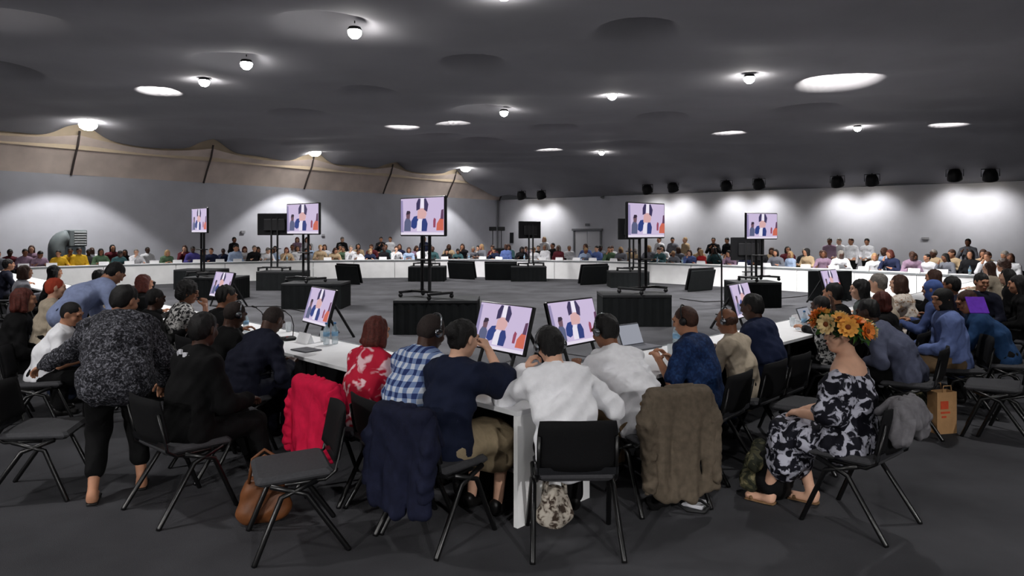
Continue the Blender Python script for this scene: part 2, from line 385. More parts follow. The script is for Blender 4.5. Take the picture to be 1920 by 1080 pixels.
# ------------------------------------------------------------------ ceiling lamps
M_lens = emitter('lit lamp lens', (255, 252, 246), 60.0)
can_me = MB().lathe([(.05, .16), (.12, .15), (.15, .02), (.15, 0), (.13, 0), (.13, .02)], n=16).mesh('housing', True); can_me.materials.append(M_black)
len_me = MB().lathe([(.002, -.035), (.07, -.025), (.115, 0), (.125, .02)], n=16).mesh('lens', True); len_me.materials.append(M_lens)
globe_me = MB().lathe([(.002, -.17), (.07, -.155), (.125, -.10), (.145, -.03), (.13, .01)], n=18).mesh('globe', True); globe_me.materials.append(emitter('lit globe', (255, 253, 250), 40.0))
def ceiling_lamp(loc, kind, s, label, cone=104):
    z = CEIL+{'d': .36, 'n': .03, 'g': -.02}[kind]
    t = thing('ceiling_lamp', label, 'lamp', (loc[0], loc[1], z), 0, 'lamps in the fabric ceiling')
    hs = link('housing', can_me, t); hs.scale = (1, 1, 1 if kind == 'd' else .45); gl = link('lens' if kind == 'd' else 'globe', len_me if kind == 'd' else globe_me, t)
    if kind == 'g': gl.scale = (2.2, 2.2, 1.5)
    MB().tube([(0, 0, .15), (0, 0, .24 if kind == 'd' else .2)], .012, 6).build('cable', M_black, t)
    ld = bpy.data.lights.new('lamp_beam', 'SPOT'); ld.energy = LAMP_W*s; ld.spot_size = R(cone); ld.spot_blend = .25; ld.shadow_soft_size = .12; ld.color = (1, .985, .975)
    lo = bpy.data.objects.new('lamp_beam', ld); COL.objects.link(lo); lo.parent = t; lo.location = (0, 0, {'d': -.06, 'n': -.2, 'g': -.3}[kind])
    lp = bpy.data.lights.new('lamp_glow', 'POINT'); lp.energy = (110 if kind == 'd' else 22)*s; lp.shadow_soft_size = .1; lp.color = (1, .96, .9)
    lo = bpy.data.objects.new('lamp_glow', lp); COL.objects.link(lo); lo.parent = t; lo.location = (.0, 0, {'d': -.12, 'n': -.26, 'g': -.4}[kind])
    return t
for x, y, k, s, l in LIT: ceiling_lamp(CP(x, y), k, s, l)
HL = ['over the left foreground seats', 'over the middle of the room, right', 'over the right foreground seats', 'over the left rows of seats', 'behind the camera, left', 'behind the camera, middle', 'behind the camera, right', 'beside the camera, far right', 'beside the camera, far left', 'right above the camera']
for p, l in zip(FILL_LAMPS, HL): ceiling_lamp(p, 'd', p[2], 'added unseen fill lamp '+l, p[3])
# black spotlights hung before the right wall, washing it
def wall_r(px): k = (px-960)/F; b = (CY*k-CX)/(.796+.606*k); return b
M_par = mat('spotlight inside', (150, 120, 80), .5)
ON = ['leftmost', 'second from left', 'third from left', 'fourth from left', 'fifth from left', 'sixth from left', 'seventh from left', 'eighth from left', 'ninth from left', 'rightmost']
for i, (px, py) in enumerate([(978, 368), (1015, 367), (1214, 357), (1262, 353), (1362, 350), (1423, 347), (1570, 343), (1635, 340), (1790, 331), (1857, 331)]):
    k = (px-960)/F; oa = 1.4
    bb = (k*(CY-.796*oa)-(CX-.606*oa))/(.796+.606*k); p = room(oa, bb); p.z = EYE+(HZ-py)/F*p.y
    o = thing('spotlight', ON[i]+' of the round black spotlights above the right wall', 'spotlight', p, math.atan2(U1.y, U1.x)-math.pi/2, 'black spotlights along the right wall')
    M = rx(R(-153))
    MB().lathe([(.10, -.34), (.22, -.30), (.29, -.12), (.31, .10), (.31, .16), (.27, .16), (.25, .04)], n=20, axis=M).build('housing', M_black, o, True)
    MB().lathe([(.002, .03), (.24, .035), (.245, .05)], n=20, axis=M).build('lens', emitter('spotlight lens', (255, 244, 224), 12), o, True)
    MB().tube([(-.34, 0, 0), (-.34, 0, .34), (.34, 0, .34), (.34, 0, 0)], .018, 6).build('yoke', M_black, o)
    MB().tube([(0, 0, .34), (0, 0, max(.4, CEIL-(CEIL-WALL_H)*.69-p.z))], .022, 6).build('stem', M_black, o)
    ld = bpy.data.lights.new('wash_beam', 'SPOT'); ld.energy = WASH_W; ld.spot_size = R(112); ld.spot_blend = 1.0; ld.shadow_soft_size = .2; ld.color = (1, .98, .96)
    lo = bpy.data.objects.new('wash_beam', ld); COL.objects.link(lo); lo.parent = o; lo.location = M @ Vector((0, 0, .2)); lo.rotation_euler = (M @ rx(R(180))).to_euler()
# double door in the right wall
db = wall_r(1102); dw = room(0, db); d1 = tag(thing('door_1', 'white double door with grey frame in the right wall', 'door', dw, math.atan2(U2.y, U2.x)), kind='structure')
M_dframe = mat('grey door frame', (120, 122, 128), .6); M_door = mat('white door leaf', (205, 206, 212), .6, .03)
for sx in (-1, 1):
    MB().rbox((sx*1.02, -.04, 1.02), (.12, .14, 2.04), .01).build('jamb', M_dframe, d1)
    lf = MB().rbox((sx*.48, -.03, 1.0), (.93, .06, 1.98), .008).build('door_leaf', M_door, d1)
    MB().tube([(sx*.1, -.06, 1.0), (sx*.1, -.12, 1.0), (sx*.28, -.12, 1.0)], .014, 6).build('handle', M_dframe, lf)
MB().rbox((0, -.06, 2.1), (2.3, .2, .14), .01).build('lintel', M_dframe, d1)
MB().box((0, -.05, 2.42), (.3, .05, .17)).build('exit_plate', M_dframe, d1)
# small signs and a camera on the walls
def wall_l(px): k = (px-960)/F; return (CY*k-CX)/(.796*k-.606)
def plate(px, py, side, wd, ht, label, cat='sign', c=(150, 150, 155)):
    p = room(wall_l(px), .04) if side == 'l' else room(.04, wall_r(px)); p.z = EYE+(HZ-py)/F*p.y
    o = MB().rbox((0, 0, 0), (wd, .05, ht), .008).build('wall_sign', mat('wall plate %d' % c[0], c, .6)); o.location = p
    o.rotation_euler[2] = math.atan2(U1.y, U1.x) if side == 'l' else math.atan2(U2.y, U2.x); return tag(o, label, cat)
plate(455, 435, 'l', .22, .14, 'small grey sign on the left wall')
plate(1735, 447, 'r', .32, .12, 'small grey sign on the right wall')
plate(605, 441, 'l', .2, .12, 'small grey plate on the left wall behind the screens')
plate(960, 446, 'r', .32, .75, 'black upright panel on the wall beside the far corner', 'panel', (24, 24, 27))
p = room(.2, wall_r(1132)); p.z = EYE+(HZ-370)/F*p.y
t = thing('security_camera', 'little white security camera high on the right wall', 'camera', p, math.atan2(U2.y, U2.x))
MB().lathe([(.06, -.15), (.07, .15)], n=10, axis=rx(R(80)) @ Matrix.Identity(3)).build('body', mat('grey camera body', (150, 150, 150), .5), t, True)
MB().box((0, .05, .06), (.06, .3, .04)).build('bracket', M_dframe, t)
# grey ventilation unit by the left wall
ub = wall_l(100); up = room(ub-.2, 1.3); uz = EYE+(HZ-431)/F*up.y
t = thing('ventilation_unit', 'grey ventilation unit with curved duct standing before the left wall', 'ventilation unit', (up.x, up.y, 0), math.atan2(U1.y, U1.x))
M_vent = mat('grey sheet metal', (112, 120, 122), .55, .08, 6); M_vent2 = mat('pale grey louvres', (150, 154, 156), .5)
MB().rbox((.1, 0, uz-.32), (.62, .6, .64), .03).build('housing', M_vent, t)
for i in range(6): MB().box((.16, -.31, uz-.56+.095*i), (.42, .03, .06), rx(R(-20))).build('louvre', M_vent2, t)
arc = [(-.2-.34*math.sin(R(a)), 0, uz-.72+.42*math.cos(R(a))) for a in range(0, 91, 15)]
MB().tube(arc+[(-.54, 0, .02)], .29, 14).build('elbow_duct', M_vent, t, True)
MB().rbox((.1, 0, (uz-.64)/2), (.56, .5, uz-.64), .03).build('base', mat('pale blue base panel', (128, 146, 156), .6), t)
# ------------------------------------------------------------------ the ring of tables
M_top = mat('white table laminate', (222, 222, 224), .45, .03, 8)
M_edge = mat('grey table edge', (128, 132, 134), .5, .05)
M_front = mat('white table front panel', (240, 240, 240), .6, .05, 3)
M_under = mat('dark table legs and under shade', (30, 30, 33), .6)
TW = .75
def table_unit(i0, i1, o0, o1, label, group, end0=False, end1=False):
    """inner edge i0-i1 (towards the ring centre), outer edge o0-o1 (seats)"""
    base = (Vector(i0)+Vector(i1)+Vector(o0)+Vector(o1))/4
    t = thing('conference_table', label, 'table', (base.x, base.y, 0), 0, group)
    q = [Vector(p)-base for p in (i0, i1, o1, o0)]
    if (q[1]-q[0]).cross(q[2]-q[0]).z < 0: q = q[::-1]
    MB().prism([(p.x, p.y) for p in q], .715, .745).build('tabletop', M_top, t)
    a, b = Vector(i0)-base, Vector(i1)-base; c, d = Vector(o0)-base, Vector(o1)-base
    ins = ((c+d)/2-(a+b)/2).normalized(); u = (b-a).normalized(); ln = (b-a).length
    ang = math.atan2(u.y, u.x); M = rz(ang); mid = (a+b)/2
    MB().box(mid+ins*.025+Vector((0, 0, .357)), (ln-.014, .02, .714), M).build('front_panel', M_front, t)
    MB().box(mid+ins*.005+Vector((0, 0, .725)), (ln-.004, .012, .052), M).build('edge_strip', M_edge, t)
    MB().box(mid+ins*.05+Vector((0, 0, .38)), (ln-.03, .02, .66), M).build('shade_board', M_under, t)  # under-table shade put into a dark board; the panel's own back is white
    for p, s, en in ((c, 1, end0), (d, -1, end1)):
        pi = a if s == 1 else b
        if en:
            w_ = (p-pi); MB().box((p+pi)/2+u*s*.02+Vector((0, 0, .357)), (w_.length-.02, .035, .714), rz(math.atan2(w_.y, w_.x))).build('end_panel', M_front, t)
        else:
            MB().tube([p-ins*.18+u*s*.1+Vector((0, 0, .715)), p-ins*.18+u*s*.1], .02, 8).build('leg', M_under, t)
    return t
def run(inner, outer, n, labels, group, e0=False, e1=False):
    out = []
    for i in range(n):
        f0, f1 = i/n, (i+1)/n
        l = lambda p, f: Vector(p[0])*(1-f)+Vector(p[1])*f
        out.append(table_unit(l(inner, f0), l(inner, f1), l(outer, f0), l(outer, f1), labels(i, n), group, e0 and i == 0, e1 and i == n-1))
    return out
def V2(x, y): return Vector((x, y, 0))
ORD = ['first', 'second', 'third', 'fourth', 'fifth', 'sixth', 'seventh', 'eighth', 'ninth', 'tenth', 'eleventh', 'twelfth', 'thirteenth', 'fourteenth', 'fifteenth', 'sixteenth', 'seventeenth', 'eighteenth', 'nineteenth', 'twentieth']
# near left side: outer edge on x+y = 4.43, near right side: outer edge on y-x = 4.4
LQ = TW*math.sqrt(2)
run((V2(.56, 4.93), V2(-16.0, 21.49)), (V2(.03, 4.40), V2(-16.53, 20.96)), 12, lambda i, n: ORD[i]+' white table counted leftwards from the near corner, left seat row', 'tables of the near left side', e0=True)
run((V2(.02, 5.47), V2(12.3, 17.75)), (V2(.55, 4.94), V2(12.83, 17.22)), 9, lambda i, n: ORD[i]+' white table counted rightwards from the near corner, right seat row', 'tables of the near right side')
FAR = [V2(-16.0, 22.6), V2(-12.5, 25.8), V2(-9.6, 27.6), V2(-6.6, 28.9), V2(-1.6, 29.7), V2(3.4, 27.9), V2(8.0, 23.7), V2(10.3, 20.9), V2(12.5, 18.2)]
def offset_poly(pl, d):
    out = []
    for i, p in enumerate(pl):
        ns = []
        for a, b in ((i-1, i), (i, i+1)):
            if a >= 0 and b < len(pl): u = (pl[b]-pl[a]).normalized(); ns.append(Vector((-u.y, u.x, 0)))
        m = sum(ns, Vector())/len(ns); m = m/m.length_squared if m.length_squared else m
        out.append(p+m*d)
    return out
FARO = offset_poly(FAR, TW)
k = 0
for i in range(len(FAR)-1):
    n = max(1, round((FAR[i+1]-FAR[i]).length/2.0))
    def lab(j, nn, k=k): return ORD[k+j]+' white fronted far table counted from the left' if k+j < 20 else 'white fronted far table, number %s counted back from the right' % ORD[40-(k+j)]
    run((FAR[i], FAR[i+1]), (FARO[i], FARO[i+1]), n, lab, 'tables of the far sides'); k += n
print('far tables', k)
def on_far(px, off):
    """point on the far seat line (off metres outside the inner table edge) seen at pixel px, with facing angle"""
    pl = offset_poly(FAR, off); pl = [pl[0]+(pl[0]-pl[1]).normalized()*4]+pl+[pl[-1]+(pl[-1]-pl[-2]).normalized()*4]
    kx = (px-960)/F
    for a, b in zip(pl, pl[1:]):
        fa, fb = a.x-kx*a.y, b.x-kx*b.y
        if fa*fb <= 0:
            t = fa/(fa-fb); p = a+(b-a)*t; u = (b-a).normalized(); return p, math.atan2(-u.y, -u.x)
    return None, 0
# ------------------------------------------------------------------ chairs
M_cush = mat('grey black seat cushion', (60, 60, 63), .8, .15, 60, .3, spec=.3, bscale=300)
M_seat = mat('black chair upholstery', (13, 13, 15), .85, .2, 60, .3, spec=.2, bscale=300)
M_shell = mat('black chair shell', (20, 20, 22), .42, .08, 30)
M_leg = mat('black lacquered tube', (10, 10, 11), .32, .1, 20, spec=.5)
M_chrome = mat('chromed bar', (120, 122, 126), .25, .05, 20, metal=1)
def chair_meshes():
    d = {}
    a = R(-12)
    d['seat'] = (MB().rbox((0, .02, .455), (.46, .44, .055), .022, rx(R(-2))).mesh('seat'), M_cush)
    bm = MB(); n, m = 8, 6; vs_ = []
    for th in (0, 1):
        for i in range(n+1):
            for j in range(m+1):
                u, v = i/n*2-1, j/m*2-1; ww = .235*(1-.06*max(v, 0)**2); z = .155*v*(1-.10*abs(u)**3)
                y = -.035*(1-u*u)+(.032*(1-.6*max(abs(u), abs(v))**6) if th else -.012*(1-max(abs(u), abs(v))**8))
                p = rx(R(11)) @ Vector((ww*u, y, z)); vs_.append(p+Vector((0, -.235, .665)))
    g = np.arange(2*(n+1)*(m+1)).reshape(2, n+1, m+1); fs = []
    for i in range(n):
        for j in range(m):
            fs.append((g[0, i, j], g[0, i+1, j], g[0, i+1, j+1], g[0, i, j+1])); fs.append((g[1, i, j], g[1, i, j+1], g[1, i+1, j+1], g[1, i+1, j]))
    for i in range(n):
        fs += [(g[0, i+1, 0], g[0, i, 0], g[1, i, 0], g[1, i+1, 0]), (g[0, i, m], g[0, i+1, m], g[1, i+1, m], g[1, i, m])]
    for j in range(m):
        fs += [(g[0, 0, j], g[0, 0, j+1], g[1, 0, j+1], g[1, 0, j]), (g[0, n, j+1], g[0, n, j], g[1, n, j], g[1, n, j+1])]
    d['backrest'] = (bm.add(vs_, fs).mesh('backrest', True), M_seat)
    sh = MB().box((0, 0, 0), (.475, .012, .045), rx(R(11))); sh.v = [(x, y-.222, z+.51) for x, y, z in sh.v]
    d['back_trim'] = (sh.mesh('back_trim'), M_chrome)
    for s in (-1, 1):
        d['leg%d' % (s+1)] = (MB().tube([(s*.235, -.10, .43), (s*.24, .10, .36), (s*.262, .245, .012), (s*.262, .25, 0)], .0165, 8).mesh('leg', True), M_leg)
        d['leg%d' % (s+6)] = (MB().tube([(s*.235, .16, .43), (s*.24, -.04, .36), (s*.262, -.275, .012), (s*.262, -.28, 0)], .0165, 8).mesh('leg', True), M_leg)
        d['upright%d' % (s+1)] = (MB().tube([(s*.225, .08, .425), (s*.23, -.15, .43), (s*.228, -.21, .47), (s*.222, -.262, .72)], .011, 8).mesh('upright', True), M_leg)
    d['frame_rail'] = (MB().tube([(-.235, .15, .425), (.235, .15, .425)], .011, 8).tube([(-.235, -.1, .425), (.235, -.1, .425)], .011, 8).mesh('frame_rail', True), M_leg)
    for me, m_ in d.values(): me.materials.append(m_)
    return d
CH = chair_meshes()
def chair(x, y, yaw, label, group='black conference chairs'):
    t = thing('conference_chair', label, 'chair', (x, y, 0), yaw, group)
    for k, (me, m_) in CH.items(): link(k.rstrip('0123456789'), me, t)
    return t
def far_chair_mesh():
    parts = [me for me, m_ in CH.values()]; v = []; f = []; mi = []
    for me in parts:
        n = len(v); v += [tuple(q.co) for q in me.vertices]; f += [tuple(i+n for i in p.vertices) for p in me.polygons]
    me = bpy.data.meshes.new('conference_chair'); me.from_pydata(v, [], f); me.materials.append(M_seat); return me
FCH = far_chair_mesh()
# ------------------------------------------------------------------ screens
M_bezel = mat('black screen bezel', (14, 14, 16), .35, .05)
M_skirt = mat('black cloth skirt', (24, 26, 27), .9, .15, 6, .2, spec=.1, bscale=40)
PIC = [((0, 0, 1, 1), (206, 190, 222), 'r')]
def poly(c, pts): return (pts, c, 'p')
PIC = [poly((204, 188, 220), [(0, 0), (1, 0), (1, 1), (0, 1)]),
       poly((228, 220, 236), [(0, 0), (1, 0), (1, .07), (0, .07)]),
       poly((150, 140, 180), [(0, .07), (.07, .07), (.05, .95), (0, .95)]),
       poly((90, 96, 128), [(.08, .1), (.24, .1), (.25, .36), (.21, .45), (.13, .46), (.09, .36)]),           # left sitter body
       poly((112, 84, 96), [(.14, .44), (.22, .44), (.23, .58), (.18, .62), (.13, .57)]),                      # left sitter head
       poly((52, 40, 58), [(.13, .56), (.18, .56), (.24, .60), (.22, .66), (.15, .66)]),
       poly((42, 62, 128), [(.25, .22), (.32, .16), (.38, .2), (.42, .42), (.40, .52), (.32, .50), (.26, .38)]),  # jacket, left half
       poly((44, 60, 122), [(.50, .10), (.62, .10), (.64, .30), (.60, .44), (.54, .46), (.50, .34)]),             # jacket, right half
       poly((232, 226, 240), [(.39, .1), (.5, .1), (.51, .42), (.44, .44), (.40, .36)]),                          # shirt
       poly((216, 172, 172), [(.40, .44), (.58, .44), (.62, .56), (.60, .68), (.50, .74), (.41, .66)]),           # face
       poly((58, 50, 88), [(.38, .66), (.46, .70), (.48, .98), (.43, .99), (.38, .86)]),                          # dark strokes above
       poly((62, 54, 92), [(.56, .68), (.63, .62), (.66, .82), (.60, .99), (.56, .98)]),
       poly((238, 232, 246), [(.48, .72), (.56, .72), (.56, .99), (.48, .99)]),
       poly((150, 70, 96), [(.77, .2), (.82, .2), (.83, .42), (.79, .46), (.77, .38)]),
       poly((204, 104, 84), [(.84, .12), (1, .12), (1, .42), (.92, .44), (.85, .30)]),                            # orange sitter
       poly((96, 62, 92), [(.93, .42), (1, .42), (1, .68), (.95, .66)])]
pic_mats = []
def picture_mesh(strength, key):
    me = bpy.data.meshes.new('screen_image'); v = []; f = []; mi = []
    for i, (pts, c, _) in enumerate(PIC):
        n = len(v); v += [(x-.5, -.0006*i, z-.5) for x, z in pts]; f.append(tuple(range(n, n+len(pts)))); mi.append(i)
        me.materials.append(emitter('screen glow %s %d' % (key, i), c, strength))
    me.from_pydata(v, [], f); me.polygons.foreach_set('material_index', mi); me.update(); return me
PICME = picture_mesh(.95, 'a')
def panel(parent, w, h, z0, tilt=0, y=0, lit=True):
    """screen facing local -Y, bottom edge at height z0"""
    M = rx(-tilt); c = Vector((0, y, z0)) + M @ Vector((0, 0, h/2))
    s = MB().rbox(c+M @ Vector((0, .03, 0)), (w, .06, h), .012, M).build('screen', M_bezel, parent)
    MB().rbox(c+M @ Vector((0, .085, -.02)), (w*.6, .06, h*.55), .02, M).build('back_cover', M_blackplastic, s)
    if lit:
        o = link('screen_image', PICME, s); o.location = c+M @ Vector((0, -.003, 0)); o.rotation_euler = (-tilt, 0, 0); o.scale = (w*.955, 1, h*.93)
    else:
        MB().box(c+M @ Vector((0, -.001, 0)), (w*.955, .004, h*.93), M).build('screen_glass', mat('dark screen glass', (10, 10, 12), .15), s)
    return s
def riser(x, y, w, d, h, yaw, label):
    t = thing('stage_riser', label, 'riser', (x, y, 0), yaw, 'black skirted risers')
    MB().rbox((0, 0, h-.03), (w, d, .06), .008).build('deck', mat('black riser deck', (30, 31, 33), .7), t)
    # pleated skirt
    n = 44; loop = []
    per = [(-w/2, -d/2), (w/2, -d/2), (w/2, d/2), (-w/2, d/2)]
    for e in range(4):
        a, b = Vector((*per[e], 0)), Vector((*per[(e+1) % 4], 0)); u = (b-a).normalized(); nn = Vector((u.y, -u.x, 0)); m = max(4, int((b-a).length/.05))
        for i in range(m): loop.append(a+(b-a)*i/m-nn*(.006+.005*math.sin(i*1.9)))
    v = [(p.x, p.y, 0) for p in loop]+[(p.x, p.y, h-.06) for p in loop]; m = len(loop)
    MB().add(v, [(i, (i+1) % m, m+(i+1) % m, m+i) for i in range(m)]).build('skirt', M_skirt, t); return t
def cart(x, y, z, yaw, w, h, zbot, label, lit=True):
    """screen on two posts with a wheeled foot frame, standing on a riser"""
    t = thing('screen_stand', label, 'screen', (x, y, z), yaw, 'screens on tall stands')
    panel(t, w, h, zbot-z, 0, -.1, lit)
    for s in (-1, 1):
        MB().tube([(s*.11, 0, .1), (s*.11, 0, zbot-z+h*.75)], .032, 8).build('post', M_black, t)
        MB().rbox((s*.11, -.02, zbot-z+h*.5), (.04, .06, h*.6), .005).build('bracket', M_black, t)
        MB().rbox((s*.42, 0, .105), (.06, .62, .05), .01).build('foot', M_black, t)
        for q in (-1, 1): MB().lathe([(.04, -.02), (.045, 0), (.04, .02)], (s*.42, q*.28, .045), 10, ry(R(90))).build('wheel', M_blackplastic, t, True)
    MB().rbox((0, 0, .115), (.88, .06, .05), .01).build('cross_bar', M_black, t)
    MB().rbox((0, -.02, (zbot-z)*.62), (.36, .22, .03), .008).build('shelf', M_black, t)
    return t
def low_monitor(x, y, yaw, label, lit=True, z0=.24, w=1.14, h=.68, tilt=R(16), rear=True):
    t = thing('floor_monitor', label, 'screen', (x, y, 0), yaw, 'low tilted monitors inside the ring')
    panel(t, w, h, z0, tilt, 0, lit)
    zt = z0+h*math.cos(tilt)*.9; yt = h*math.sin(tilt)*.9+.13
    for s in (-1, 1):
        MB().tube([(s*w*.3, .02+.06, z0+.1), (s*w*.3, -.05, .0)], .025, 8).build('leg', M_black, t)
        if rear: MB().tube([(s*w*.3, yt*.75, z0+h*.6), (s*w*.3, .62, 0)], .025, 8).build('leg', M_black, t)
    return t
def face(dx, dy): return math.atan2(dx, -dy)      # yaw that turns local -Y towards (dx,dy)
RIS = {}
def riser_px(key, x0, x1, yb, label, h=None, yaw=0.0, dd=1.0):
    d = F*EYE/(yb-HZ); w_ = (x1-x0)*d/F; c = ((x0+x1)/2-960)/F*d
    RIS[key] = (c, d+dd/2, h or .64); riser(c, d+dd/2, w_, dd, h or .64, yaw, label)
riser_px(1, 737, 895, 628, 'black skirted riser under the largest tall screen')
riser_px(2, 1130, 1260, 613, 'black riser behind the right of the two near monitors')
riser_px(3, 527, 640, 580, 'black riser left, behind the slanted left monitor')
riser_px(4, 1145, 1218, 540, 'small far black riser right of the white door', .56)
riser_px(5, 765, 833, 528, 'far black riser behind the largest tall screen stand', .58)
riser_px(6, 480, 565, 545, 'black riser under the dark screen on the left', .62)
riser_px(7, 958, 1025, 528, 'far black riser under the small dark screen', .58)
riser_px(8, 1380, 1466, 577, 'black riser under the rightmost tall screen')
riser_px(9, 343, 443, 563, 'black riser at the far left, beside the side-on screen')
riser_px(10, 325, 407, 543, 'black riser left of all, further back', .66)
def cart_px(key, x0, x1, yt, yb, yaw, w, label, lit=True, dy=0):
    c, d, h = RIS[key]; d = d+dy; x = ((x0+x1)/2-960)/F*d; zb = EYE+(HZ-yb)/F*d; ht = (yb-yt)/F*d
    cart(x, d, h, yaw, w or ht*1.75, ht, zb, label, lit)
LN = face(-1, -1); RN = face(1, -1)
cart_px(1, 756, 841, 369, 443, face(-.92, -1), None, 'largest lit screen on a tall stand, left of the middle')
cart_px(2, 1170, 1240, 380, 447, face(.93, -1), None, 'lit screen on a tall stand right of the white door')
cart_px(3, 543, 604, 381, 440, face(-.80, -1), None, 'leftmost lit tall screen facing front, before the left wall')
cart_px(8, 1393, 1453, 399, 449, face(.60, -1), None, 'rightmost lit screen on a tall stand')
cart_px(6, 483, 546, 400, 441, face(.16, 1), None, 'black back of a tall screen, left of a lit one')
cart_px(7, 975, 1016, 415, 447, face(-.9, 1), None, 'small black back of a tall screen beside the corner')
cart_px(4, 1163, 1205, 410, 449, face(-.9, 1), None, 'black screen back hidden behind the lit screen by the door')
cart_px(5, 778, 822, 398, 436, face(.5, 1), None, 'black screen back hidden behind the largest lit screen')
cart_px(9, 366, 394, 390, 437, face(-.74, -.69), None, 'screen on a tall stand seen almost side-on, far left', dy=0)
t = cart(*PD(1404, 22.5)[:2], 0, face(-.3, 1), 1.25, .74, 1.0, 'large black screen back below the rightmost lit screen', True)
for (px, d, yaw, lab) in [(930, 9.6, face(-1.15, -1), 'bright low monitor in front of the navy blouse woman'), (1088, 10.2, face(1.1, -1), 'bright low monitor right of centre behind the white shirted man'),
                          (588, 12.4, face(-1.3, -1), 'slanted low monitor left, beyond the water bottles'), (1402, 13.6, face(1.35, -1), 'low monitor at right behind the navy suited head'),
                          (1566, 18.6, face(1.0, -1), 'low dim monitor far right before the white tables'), (408, 17.6, face(-1.0, -1), 'low monitor far left before a black riser'),
                          (262, 14.6, face(-1.5, -1), 'low monitor leftmost, seen at a sharp angle')]:
    p = PD(px, d); low_monitor(p.x, p.y, yaw, lab)
for (px, yb, yaw, lab) in [(660, 532, face(.8, 1), 'black back of a floor monitor left of the largest screen'), (870, 523, face(.6, 1), 'black back of a floor monitor right of the largest screen'),
                           (940, 525, face(.1, 1), 'black back of a floor monitor below the far corner'), (1108, 533, face(-.7, 1), 'black back of a floor monitor below the white door'),
                           (1306, 545, face(-.8, 1), 'black back of a floor monitor right of the lit screens')]:
    p = P(px, yb); t = low_monitor(p.x, p.y, yaw, lab, True, .06, 1.3, .72, R(14), False)
    MB().rbox((0, .21, .345), (1.28, .05, .70), .02, rx(R(-12))).build('back_drape', M_skirt, t)
p = PD(1556, 19.2)
t = thing('backdrop_board', 'black board standing behind the dim monitor on the far right', 'board', p)
MB().rbox((0, 0, .42), (1.2, .06, .82), .01).build('board', M_skirt, t)
for s in (-1, 1): MB().rbox((s*.45, .1, .02), (.06, .4, .04), .008).build('foot', M_black, t)
# stands in the far corner
for px, lab in ((924, 'thin stand with a flat black light box, left of two in the corner'), (940, 'thin stand with a flat black light box, right of two in the corner')):
    p = PD(px, 38); t = thing('light_stand', lab, 'stand', p, 0, 'light stands in the corner')
    zz = EYE+(HZ-429)/F*38
    MB().tube([(0, 0, .0), (0, 0, zz)], .022, 8).build('pole', M_black, t); MB().rbox((0, 0, zz), (.4, .16, .22), .02).build('light_box', M_black, t)
    for a in range(3): MB().tube([(0, 0, .5), (.35*math.cos(a*2.1), .35*math.sin(a*2.1), .01)], .015, 6).build('leg', M_black, t)
t = thing('equipment_case', 'black equipment case on the floor of the far corner', 'case', PD(938, 36.2), 0)
MB().rbox((0, 0, .55), (.75, .6, 1.1), .03).build('case', M_blackplastic, t); MB().rbox((0, -.31, .8), (.3, .02, .05), .005).build('handle', M_chrome, t)
# microphone stand in the ring
p = P(1353, 590); t = thing('microphone_stand', 'thin black microphone stand inside the ring at the right', 'stand', p)
zt = EYE+(HZ-470)/F*p.y
MB().tube([(0, 0, .02), (0, 0, 1.25)], .02, 8).build('pole', M_black, t); MB().tube([(0, 0, 1.25), (-.14, .05, zt)], .012, 8).build('boom', M_black, t)
MB().lathe([(.14, 0), (.14, .02), (.03, .03)], n=16).build('base', M_black, t, True)
MB().lathe([(.012, -.05), (.02, .0), (.028, .04), (.018, .07)], (-.14, .05, zt), 10).build('microphone', M_blackplastic, t, True)
# cables on the ring floor
for pts, lab in (([(1452, 560), (1500, 556), (1560, 546), (1620, 548)], 'black cable lying on the floor at the right of the ring'),
                 ([(445, 575), (520, 574), (600, 590)], 'black cable lying across the floor left of the near monitors'),
                 ([(1275, 560), (1320, 566), (1390, 563)], 'black cable on the floor below the microphone stand')):
    o = MB().tube([P(x, y, .012) for x, y in pts], .012, 6).build('floor_cable', M_black); tag(o, lab, 'cable')
# ------------------------------------------------------------------ people
SKIN = {'light': mat('skin light', (214, 168, 142), .55, .05, 20), 'tan': mat('skin tan', (178, 128, 100), .55, .06, 20),
        'brown': mat('skin brown', (126, 84, 62), .5, .06, 20), 'dark': mat('skin dark', (74, 50, 40), .45, .06, 20)}
HAIR = {'black': mat('hair black', (20, 18, 18), .5, .4, 60, .6, bscale=180), 'brown': mat('hair brown', (66, 42, 32), .5, .4, 60, .6, bscale=180), 'auburn': mat('hair auburn', (84, 36, 28), .5, .4, 60, .6, bscale=180),
        'grey': mat('hair grey', (128, 122, 116), .6, .3, 60, .6, bscale=180), 'blond': mat('hair blond', (170, 138, 98), .55, .3, 60, .6, bscale=180), 'shaved': mat('hair cropped', (44, 36, 34), .8, .3, 90, .3)}
M_eye = mat('eye dark', (28, 20, 18), .2); M_white = mat('white cotton', (214, 214, 220), .85, .04, 20, .2, bscale=90)
M_shoe = mat('black shoe leather', (20, 19, 19), .4, .1)
def cloth(name, rgb, var=.1):
    if name in MATS: return MATS[name]
    return folds_bump(mat(name, rgb, .85, var, 25, .2, spec=.15, bscale=140))
def rot(yaw=0, pitch=0, roll=0): return np.array(Matrix.Rotation(yaw, 3, 'Z') @ Matrix.Rotation(-pitch, 3, 'X') @ Matrix.Rotation(roll, 3, 'Y'))
def nrm(v): return v/(np.linalg.norm(v)+1e-9)
def ik(S, T, a, b, pole):
    d = T-S; L = np.linalg.norm(d)
    if L > (a+b)*.985: T = S+d/L*(a+b)*.985; d = T-S; L = np.linalg.norm(d)
    u = d/L; x = (a*a-b*b+L*L)/(2*L); h = math.sqrt(max(a*a-x*x, 1e-6)); p = np.array(pole, float); p = p-u*(p@u)
    return S+u*x+nrm(p)*h, T
